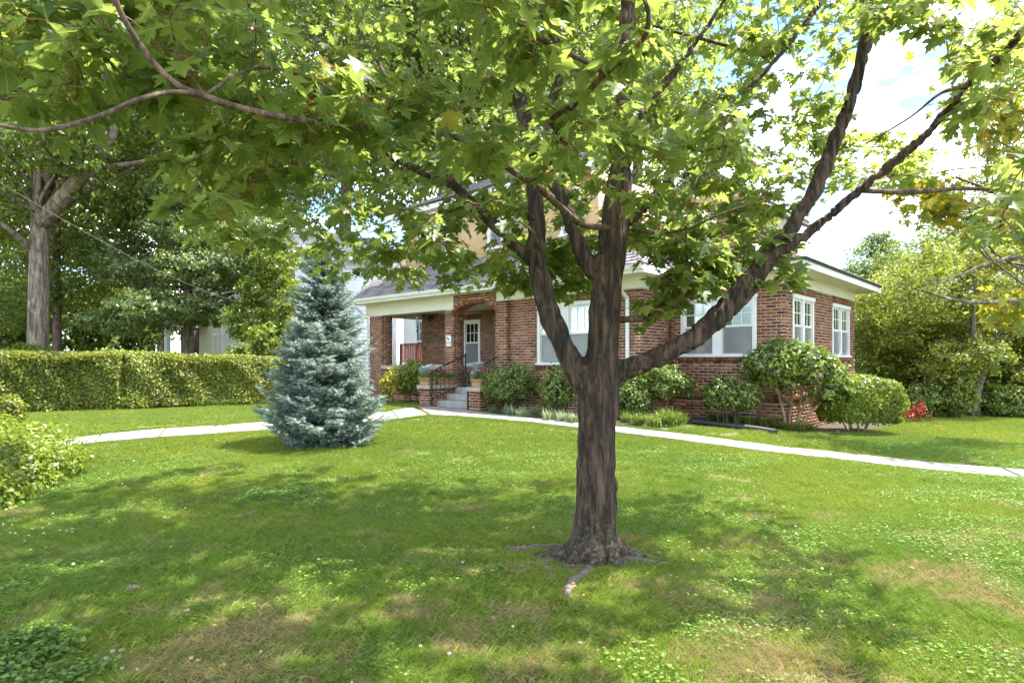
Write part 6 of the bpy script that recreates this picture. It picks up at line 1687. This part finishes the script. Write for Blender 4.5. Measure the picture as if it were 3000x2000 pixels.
# the nearest leaves one by one, in eight curled shapes
LV = []
for q in range(12):
    tv = T_MAPLE[0].copy(); cu = rng.uniform(-0.25, 0.35); tw1 = rng.uniform(-0.3, 0.3)
    tv[:, 2] += -cu * (tv[:, 1] - 0.3) ** 2 + tw1 * tv[:, 0] * tv[:, 1] + rng.normal(size=len(tv)) * 0.012; tv[:, 0] *= rng.uniform(0.9, 1.1)
    LV.append(mesh_np('leaf', tv, T_MAPLE[1], M['maple'], np.full(len(tv), (q + .5) / 12 * 0.97), UV_MAPLE))
for i in pick:
    Yv = PD[i] / np.linalg.norm(PD[i]); Zv = PN[i] - Yv * PN[i].dot(Yv); Zv /= np.linalg.norm(Zv); Xv = np.cross(Yv, Zv)
    o = bpy.data.objects.new('leaf', LV[int(RN[i] * 11.99)]); col.objects.link(o); o.parent = maple
    s_ = PS[i]; q = P0[i] - off
    o.matrix_local = Matrix([(Xv[0] * s_, Yv[0] * s_, Zv[0] * s_, q[0]), (Xv[1] * s_, Yv[1] * s_, Zv[1] * s_, q[1]), (Xv[2] * s_, Yv[2] * s_, Zv[2] * s_, q[2]), (0, 0, 0, 1)])

# worn soil round the foot of the trunk
mb = MB(); n_ = 40; mb.v.append((TX, TY, TZ + 0.03))
for k in range(n_):
    a = 2 * math.pi * k / n_; r_ = 0.48 + 0.12 * math.sin(3 * a + 1) + 0.10 * math.sin(7 * a) + 0.07 * math.sin(13 * a)
    for q, (m_, z_) in enumerate(((0.55, 0.012), (1.0, -0.012))):
        x, y = TX - 0.08 + math.cos(a) * r_ * m_ * 1.25, TY - 0.08 + math.sin(a) * r_ * m_ * 0.8; mb.v.append((x, y, gz(x, y) + z_))
for k in range(n_):
    a, b = 1 + 2 * k, 1 + 2 * ((k + 1) % n_); mb.f += [(0, a, b), (a, a + 1, b + 1, b)]
tag(mb.build('bare_ground', M['bare_soil'], None, True), kind='structure')
# surface roots and fallen sticks round the trunk
def lyingroot(label, pts, r_, mat, name='surface_root', cat='root', grp=None, flat=0.5):
    P = [gp(x, y) for x, y in pts]; sp = smooth_path([(p.x, p.y, p.z) for p in P], 4); n = len(sp)
    mb = MB(); mb.tube([(p[0], p[1], p[2] + r_ * 0.15 * math.sin(i * 1.7) + r_ * 0.05) for i, p in enumerate(sp)], [r_ * (0.75 + 0.35 * math.sin(math.pi * (i + 0.5) / n)) * rng.uniform(0.85, 1.15) for i in range(n)], 8)
    return tag(mb.build(name, mat, None, True), label, cat, grp)
RG = 'tree roots showing in the grass'
lyingroot('broad grey root spreading left from the flared trunk base', [(1640, 1603), (1580, 1606), (1520, 1614), (1480, 1622)], 0.036, M['deadwood'], grp=RG)
lyingroot('broad root coming forward from the trunk base towards the viewer', [(1745, 1628), (1742, 1650), (1722, 1672)], 0.034, M['deadwood'], grp=RG)
lyingroot('short root arching right from the trunk base', [(1800, 1612), (1850, 1620), (1900, 1636)], 0.03, M['deadwood'], grp=RG)
lyingroot('grey root end surfacing in front of the maple trunk', [(1752, 1655), (1720, 1680), (1680, 1705), (1655, 1745)], 0.034, M['deadwood'], grp=RG)
lyingroot('thin root running right from the maple base', [(1790, 1632), (1860, 1642), (1960, 1655)], 0.026, M['deadwood'], grp=RG)
lyingroot('root running left from the maple base', [(1560, 1612), (1500, 1610), (1430, 1618), (1300, 1612)], 0.024, M['deadwood'], grp=RG)
lyingroot('low hump of root left of and below the maple base', [(1590, 1640), (1600, 1670), (1620, 1700)], 0.030, M['deadwood'], grp=RG)
lyingroot('brown weathered root piece right of the maple', [(2050, 1705), (2090, 1728), (2125, 1742), (2155, 1756)], 0.026, M['deadwood'], grp=RG)
lyingroot('small pale root bit right of the maple', [(2095, 1688), (2112, 1682), (2130, 1674)], 0.014, M['deadwood'], grp=RG)
lyingroot('thin stick across the grass below the maple trunk', [(1670, 1652), (1740, 1645), (1800, 1640), (1840, 1642)], 0.012, M['deadwood'], 'stick', 'stick')
lyingroot('thin dry stick lying in the grass left of the maple', [(665, 1703), (720, 1695), (805, 1685)], 0.010, M['deadwood'], 'stick', 'stick')
g = gp(392, 1727)
mb = MB(); bm_pts = []
def lump(name, label, cat, g, rx, ry, rz, mat):
    n = 10; V = []; F = []
    for i in range(7):
        ph = math.pi * i / 6 - math.pi / 2
        for k in range(n):
            a = 2 * math.pi * k / n; j = 1 + rng.normal() * 0.13
            V.append((rx * math.cos(ph) * math.cos(a) * j, ry * math.cos(ph) * math.sin(a) * j, rz * math.sin(ph) * j))
    for i in range(6):
        for k in range(n): F.append((i * n + k, i * n + (k + 1) % n, (i + 1) * n + (k + 1) % n, (i + 1) * n + k))
    me = bpy.data.meshes.new(name); me.from_pydata(V, [], F); me.materials.append(mat)
    return tag(link(name, me, None, (g.x, g.y, g.z + rz * 0.7)), label, cat)
lump('wood_chunk', 'lumpy grey chunk of dead wood lying in the grass at lower left', 'wood', gp(390, 1730), 0.055, 0.03, 0.022, M['deadwood'])
lump('bark_chip', 'small brown bark chip right of the grey wood chunk', 'wood', gp(482, 1708), 0.018, 0.012, 0.010, M['deadwood'])
lump('pine_cone', 'small dark cone in the dry patch below the maple', 'cone', gp(1865, 1896), 0.020, 0.016, 0.016, M['mulch'])

# ------------------------------------------------------------------ grass, clover and small flowers (uncountable: one object each)
def scatter_nodes(name, pts, attr, variants, mat_kind):
    """one object whose mesh points carry instances of the given patch meshes"""
    me = bpy.data.meshes.new(name); me.vertices.add(len(pts)); me.vertices.foreach_set('co', pts.astype(np.float32).ravel())
    for k, v in attr.items():
        if v.ndim == 1: a = me.attributes.new(k, 'FLOAT' if v.dtype.kind == 'f' else 'INT', 'POINT'); a.data.foreach_set('value', v.astype(np.float32 if v.dtype.kind == 'f' else np.int32))
        else: a = me.attributes.new(k, 'FLOAT_VECTOR', 'POINT'); a.data.foreach_set('vector', v.astype(np.float32).ravel())
    o = link(name, me); o['kind'] = 'stuff'
    cl = bpy.data.collections.new(name + '_patches')
    for i, vm in enumerate(variants): cl.objects.link(bpy.data.objects.new('%s_patch' % name, vm))
    ng = bpy.data.node_groups.new(name + '_nodes', 'GeometryNodeTree')
    ng.interface.new_socket('Geometry', in_out='INPUT', socket_type='NodeSocketGeometry'); ng.interface.new_socket('Geometry', in_out='OUTPUT', socket_type='NodeSocketGeometry')
    N, Lk = ng.nodes, ng.links
    gi, go = N.new('NodeGroupInput'), N.new('NodeGroupOutput')
    ci = N.new('GeometryNodeCollectionInfo'); ci.inputs['Collection'].default_value = cl; ci.inputs['Separate Children'].default_value = True; ci.inputs['Reset Children'].default_value = True
    io = N.new('GeometryNodeInstanceOnPoints'); io.inputs['Pick Instance'].default_value = True
    def na(nm, ty):
        a = N.new('GeometryNodeInputNamedAttribute'); a.data_type = ty; a.inputs['Name'].default_value = nm; return a
    ai, ar, as_ = na('pick', 'INT'), na('rot', 'FLOAT_VECTOR'), na('scl', 'FLOAT_VECTOR')
    e2r = N.new('FunctionNodeEulerToRotation')
    Lk.new(gi.outputs[0], io.inputs['Points']); Lk.new(ci.outputs[0], io.inputs['Instance']); Lk.new(ai.outputs['Attribute'], io.inputs['Instance Index'])
    Lk.new(ar.outputs['Attribute'], e2r.inputs[0]); Lk.new(e2r.outputs[0], io.inputs['Rotation']); Lk.new(as_.outputs['Attribute'], io.inputs['Scale']); Lk.new(io.outputs[0], go.inputs[0])
    md = o.modifiers.new('scatter', 'NODES'); md.node_group = ng
    return o

def grass_patch(n, half, hmin, hmax, w, lean=0.55, clumpy=0):
    if clumpy:
        c = rng.uniform(-half, half, (clumpy, 2)); pos = c[rng.integers(0, clumpy, n)] + rng.normal(size=(n, 2)) * (half / math.sqrt(clumpy) * 0.9)
    else: pos = rng.uniform(-half, half, (n, 2))
    pos = np.concatenate([pos, np.full((n, 1), -0.008)], 1)
    a = rng.random(n) * 2 * math.pi; L_ = rng.uniform(0, lean, n) + 0.05
    d = np.stack([np.cos(a) * L_, np.sin(a) * L_, np.ones(n)], 1); nr = np.stack([np.cos(a + 1.2), np.sin(a + 1.2), 0.4 * np.ones(n)], 1)
    h = rng.uniform(hmin, hmax, n); tv, tf = T_BLADE
    V, F = scatter((tv, tf), pos, d, nr, h, w * rng.uniform(0.7, 1.3, n))
    # tips bend outwards
    Vr = V.reshape(n, len(tv), 3); bend = np.stack([np.cos(a), np.sin(a), np.zeros(n)], 1) * (h * rng.uniform(0.1, 0.6, n))[:, None]
    Vr[:, 4] += bend; Vr[:, 4, 2] -= h * 0.12
    return mesh_np('blades', Vr.reshape(-1, 3), F, M['blade'], np.repeat(rng.random(n), len(tv)))

avoid = [polyA, polyB, bed1, bed2, np.array([hw(X_IN - 12, D_MAIN - 0.1)[:2], hw(0.1, D_MAIN - 0.1 + 1.2)[:2], hw(0.1, 7)[:2], hw(X_IN - 12, 7)[:2]]), np.array([hw(PL0 - .05, D_PIER - .05)[:2], hw(PR1 + .05, D_PIER - .05)[:2], hw(PR1 + .05, D_POR)[:2], hw(PL0 - .05, D_POR)[:2]])]
def lawn_points(step, y0, y1, xf=0.95, xmin=-13, xmax=14, shrink=0.0):
    ys = np.arange(y0, y1, step); out = []
    for y in ys:
        m_ = min(xmax, y * xf + 1.2); l_ = max(xmin, -(y * xf + 1.2)); xs = np.arange(l_, m_, step); out.append(np.stack([xs + rng.uniform(-.5, .5, len(xs)) * step, y + rng.uniform(-.5, .5, len(xs)) * step], 1))
    P = np.vstack(out); ok_ = np.ones(len(P), bool)
    for a in avoid:
        a = np.array(a, float); c = a.mean(0)
        ok_ &= ~in_poly(P, a)
    return P[ok_]
def edge_ok(P, r_):
    """keep patches whose rim also stays off the concrete"""
    ok_ = np.ones(len(P), bool)
    for dx, dy in ((r_, 0), (-r_, 0), (0, r_), (0, -r_), (r_ * .7, r_ * .7), (-r_ * .7, r_ * .7), (r_ * .7, -r_ * .7), (-r_ * .7, -r_ * .7)):
        for a in avoid[:2]: ok_ &= ~in_poly(P + (dx, dy), np.array(a, float))
    return P[ok_]
def run(name, P, variants, smin, smax, zsc=None, lift=0.0):
    n = len(P); z = ground_z(P[:, 0], P[:, 1]) + lift
    s = rng.uniform(smin, smax, n); dt_ = np.hypot(P[:, 0] - TX, (P[:, 1] - TY) * 1.3)
    sz = s * (1 if zsc is None else zsc) * (0.40 + 0.60 * smooth(dt_, 0.2, 0.8))
    return scatter_nodes(name, np.stack([P[:, 0], P[:, 1], z], 1), {'pick': rng.integers(0, len(variants), n), 'rot': np.stack([np.zeros(n), np.zeros(n), rng.uniform(0, 6.28, n)], 1), 'scl': np.stack([s, s, sz], 1)}, variants, 'grass')
near_v = [grass_patch(850, 0.17, 0.02, 0.075, 0.0050, 1.0, 45) for _ in range(6)]
mid_v = [grass_patch(1300, 0.27, 0.022, 0.060, 0.0055, 0.9, 90) for _ in range(5)]
far_v = [grass_patch(1700, 0.45, 0.03, 0.065, 0.008, 0.9, 160) for _ in range(4)]
small_v = [grass_patch(260, 0.07, 0.022, 0.05, 0.0045) for _ in range(4)]
Pn = lawn_points(0.21, 1.9, 5.6)
run('near_grass', Pn, near_v, 0.9, 1.2)
Pm = edge_ok(lawn_points(0.32, 5.5, 10.2), 0.24)
run('middle_grass', Pm, mid_v, 0.9, 1.2)
Pf = edge_ok(lawn_points(0.55, 10.0, 17.5), 0.40)
run('far_grass', Pf, far_v, 0.9, 1.15)
Pff = lawn_points(0.9, 17.0, 34.0, xmin=-24, xmax=24)
run('background_grass', Pff, far_v, 1.5, 1.9)
Pe = lawn_points(0.10, 7.0, 14.8); 
de = np.zeros(len(Pe), bool)
for dx, dy in ((.3, 0), (-.3, 0), (0, .3), (0, -.3), (.22, .22), (-.22, -.22), (.22, -.22), (-.22, .22)):
    for a in avoid[:2]: de |= in_poly(Pe + (dx, dy), np.array(a, float))
run('edge_grass', edge_ok(Pe[de], 0.055), small_v, 0.8, 1.1)
# taller loose tufts here and there
tuft_v = [grass_patch(220, 0.05, 0.06, 0.13, 0.004, 0.9) for _ in range(3)]
Pt = lawn_points(0.5, 2.2, 9.0); Pt = Pt[rng.random(len(Pt)) < 0.30]
run('grass_tufts', Pt, tuft_v, 0.6, 1.2)

def clover_patch(n, half):
    pos = np.concatenate([rng.uniform(-half, half, (n, 2)), rng.uniform(0.018, 0.045, (n, 1))], 1)
    k = 7; tv = [(0, 0, 0)]; 
    for i in range(k):
        a = -1.0 + 2.0 * i / (k - 1); r_ = 1.0 - 0.18 * (abs(a) < 0.2); tv.append((r_ * math.sin(a) * 0.72, 0.12 + 0.62 * r_ * math.cos(a * 0.9), 0.10 * abs(a)))
    tv = np.array(tv); tf = np.array([[0, 1 + i, 2 + i] for i in range(k - 1)])[:, ::-1]
    al = []; sz = rng.uniform(0.007, 0.014, n); a0 = rng.random(n) * 6.28; tilt = rng.normal(size=(n, 3)) * 0.28 + (0, 0, 1)
    Vs, Fs = [], []; b_ = 0
    for q in range(3):
        a = a0 + q * 2.094; V, F = scatter((tv, tf), pos, np.stack([np.cos(a), np.sin(a), 0 * a], 1), tilt, sz); Vs.append(V); Fs.append(F + b_); b_ += len(V)
    return mesh_np('clover_leaves', np.vstack(Vs), np.vstack(Fs), M['clover'], np.tile(np.repeat(rng.random(n), len(tv)), 3))
clo_v = [clover_patch(70, 0.16) for _ in range(5)]
Pc = lawn_points(0.20, 2.0, 9.0)
def patchy(P, sc, seed, thr): return P[vnoise(np.stack([P[:, 0] * sc, P[:, 1] * sc, np.zeros(len(P))], 1) + 50, seed) > thr]
Pc = patchy(Pc, 1.7, 9, 0.50)
run('clover', Pc, clo_v, 0.8, 1.2)
# white clover heads
def head_mesh():
    V, F = [], []; n = 44
    u = rand_unit(n); u[:, 2] = np.abs(u[:, 2]) * 1.2 - 0.35; u = norm(u)
    Vv, Ff = scatter(T_LEAF, u * 0.002, u, rand_unit(n), 0.011, 0.006)
    st = MB(); st.tube([(0, 0, -0.055), (0.002, 0, 0)], 0.0009, 4, False)
    return mesh_np('floret', Vv, Ff, M['flower'], rng.random(len(Vv)))
fl_v = [head_mesh() for _ in range(3)]
Pw = patchy(lawn_points(0.26, 2.0, 12.0), 0.8, 4, 0.50); Pw = Pw[rng.random(len(Pw)) < 0.15]
ex_ = np.array([gp(x, y)[:2] for x, y in [(10, 1555), (35, 1556), (30, 1580), (45, 1582), (85, 1588), (95, 1568), (125, 1565), (128, 1582), (145, 1553), (175, 1572), (195, 1575), (212, 1568), (212, 1578), (135, 1625), (72, 1605), (155, 1522), (236, 1531), (500, 1622), (215, 1675), (298, 1668), (550, 1815), (310, 1962), (330, 1940), (358, 1992), (402, 1996), (1502, 1865), (1232, 1925), (1316, 1948), (2330, 1560)]])
Pw = np.vstack([Pw, ex_])
run('clover_flowers', Pw, fl_v, 0.6, 1.0, lift=0.058)
# coarse dark weeds in the lower left corner
def weed_patch(n, half):
    pos = np.concatenate([rng.uniform(-half, half, (n, 2)), rng.uniform(0.02, 0.09, (n, 1))], 1)
    a = rng.random(n) * 6.28; V, F = scatter(T_LEAF, pos, np.stack([np.cos(a), np.sin(a), rng.uniform(-.1, .6, n)], 1), rng.normal(size=(n, 3)) * .35 + (0, 0, 1), rng.uniform(0.022, 0.045, n))
    return mesh_np('weed_leaves', V, F, M['clover'], np.repeat(rng.random(n) * .9, 4))
wd_v = [weed_patch(90, 0.10) for _ in range(3)]
g0_ = np.array([gp(90, 1930)[:2], gp(130, 1900)[:2], gp(40, 1960)[:2], gp(150, 1955)[:2], gp(10, 1930)[:2], gp(190, 1995)[:2]])
Pq = np.repeat(g0_, 4, 0) + rng.normal(size=(24, 2)) * 0.07
run('broadleaf_weeds', Pq, wd_v, 0.8, 1.15)
g1_ = np.array([gp(x, y)[:2] for x, y in [(820, 1440), (860, 1450), (900, 1455), (780, 1480), (720, 1470), (860, 1475)]])
run('creeping_weeds', np.repeat(g1_, 14, 0) + rng.normal(size=(84, 2)) * 0.22, wd_v, 0.5, 0.8, lift=-0.01)
# mixed litter of dry leaves round the roots
def litter_mesh():
    n = 14; pos = np.concatenate([rng.uniform(-.2, .2, (n, 2)), rng.uniform(0.01, 0.04, (n, 1))], 1); a = rng.random(n) * 6.28
    V, F = scatter(T_LEAF, pos, np.stack([np.cos(a), np.sin(a), rng.normal(size=n) * .2], 1), rng.normal(size=(n, 3)) * .4 + (0, 0, 1), rng.uniform(0.015, 0.04, n))
    return mesh_np('litter', V, F, M['litter'], rng.random(len(V)))
Pl = np.concatenate([rng.normal(size=(60, 2)) * (0.9, 0.45) + (TX, TY - 0.1), lawn_points(1.1, 2.2, 7)]); run('leaf_litter', Pl, [litter_mesh() for _ in range(3)], 0.7, 1.1)
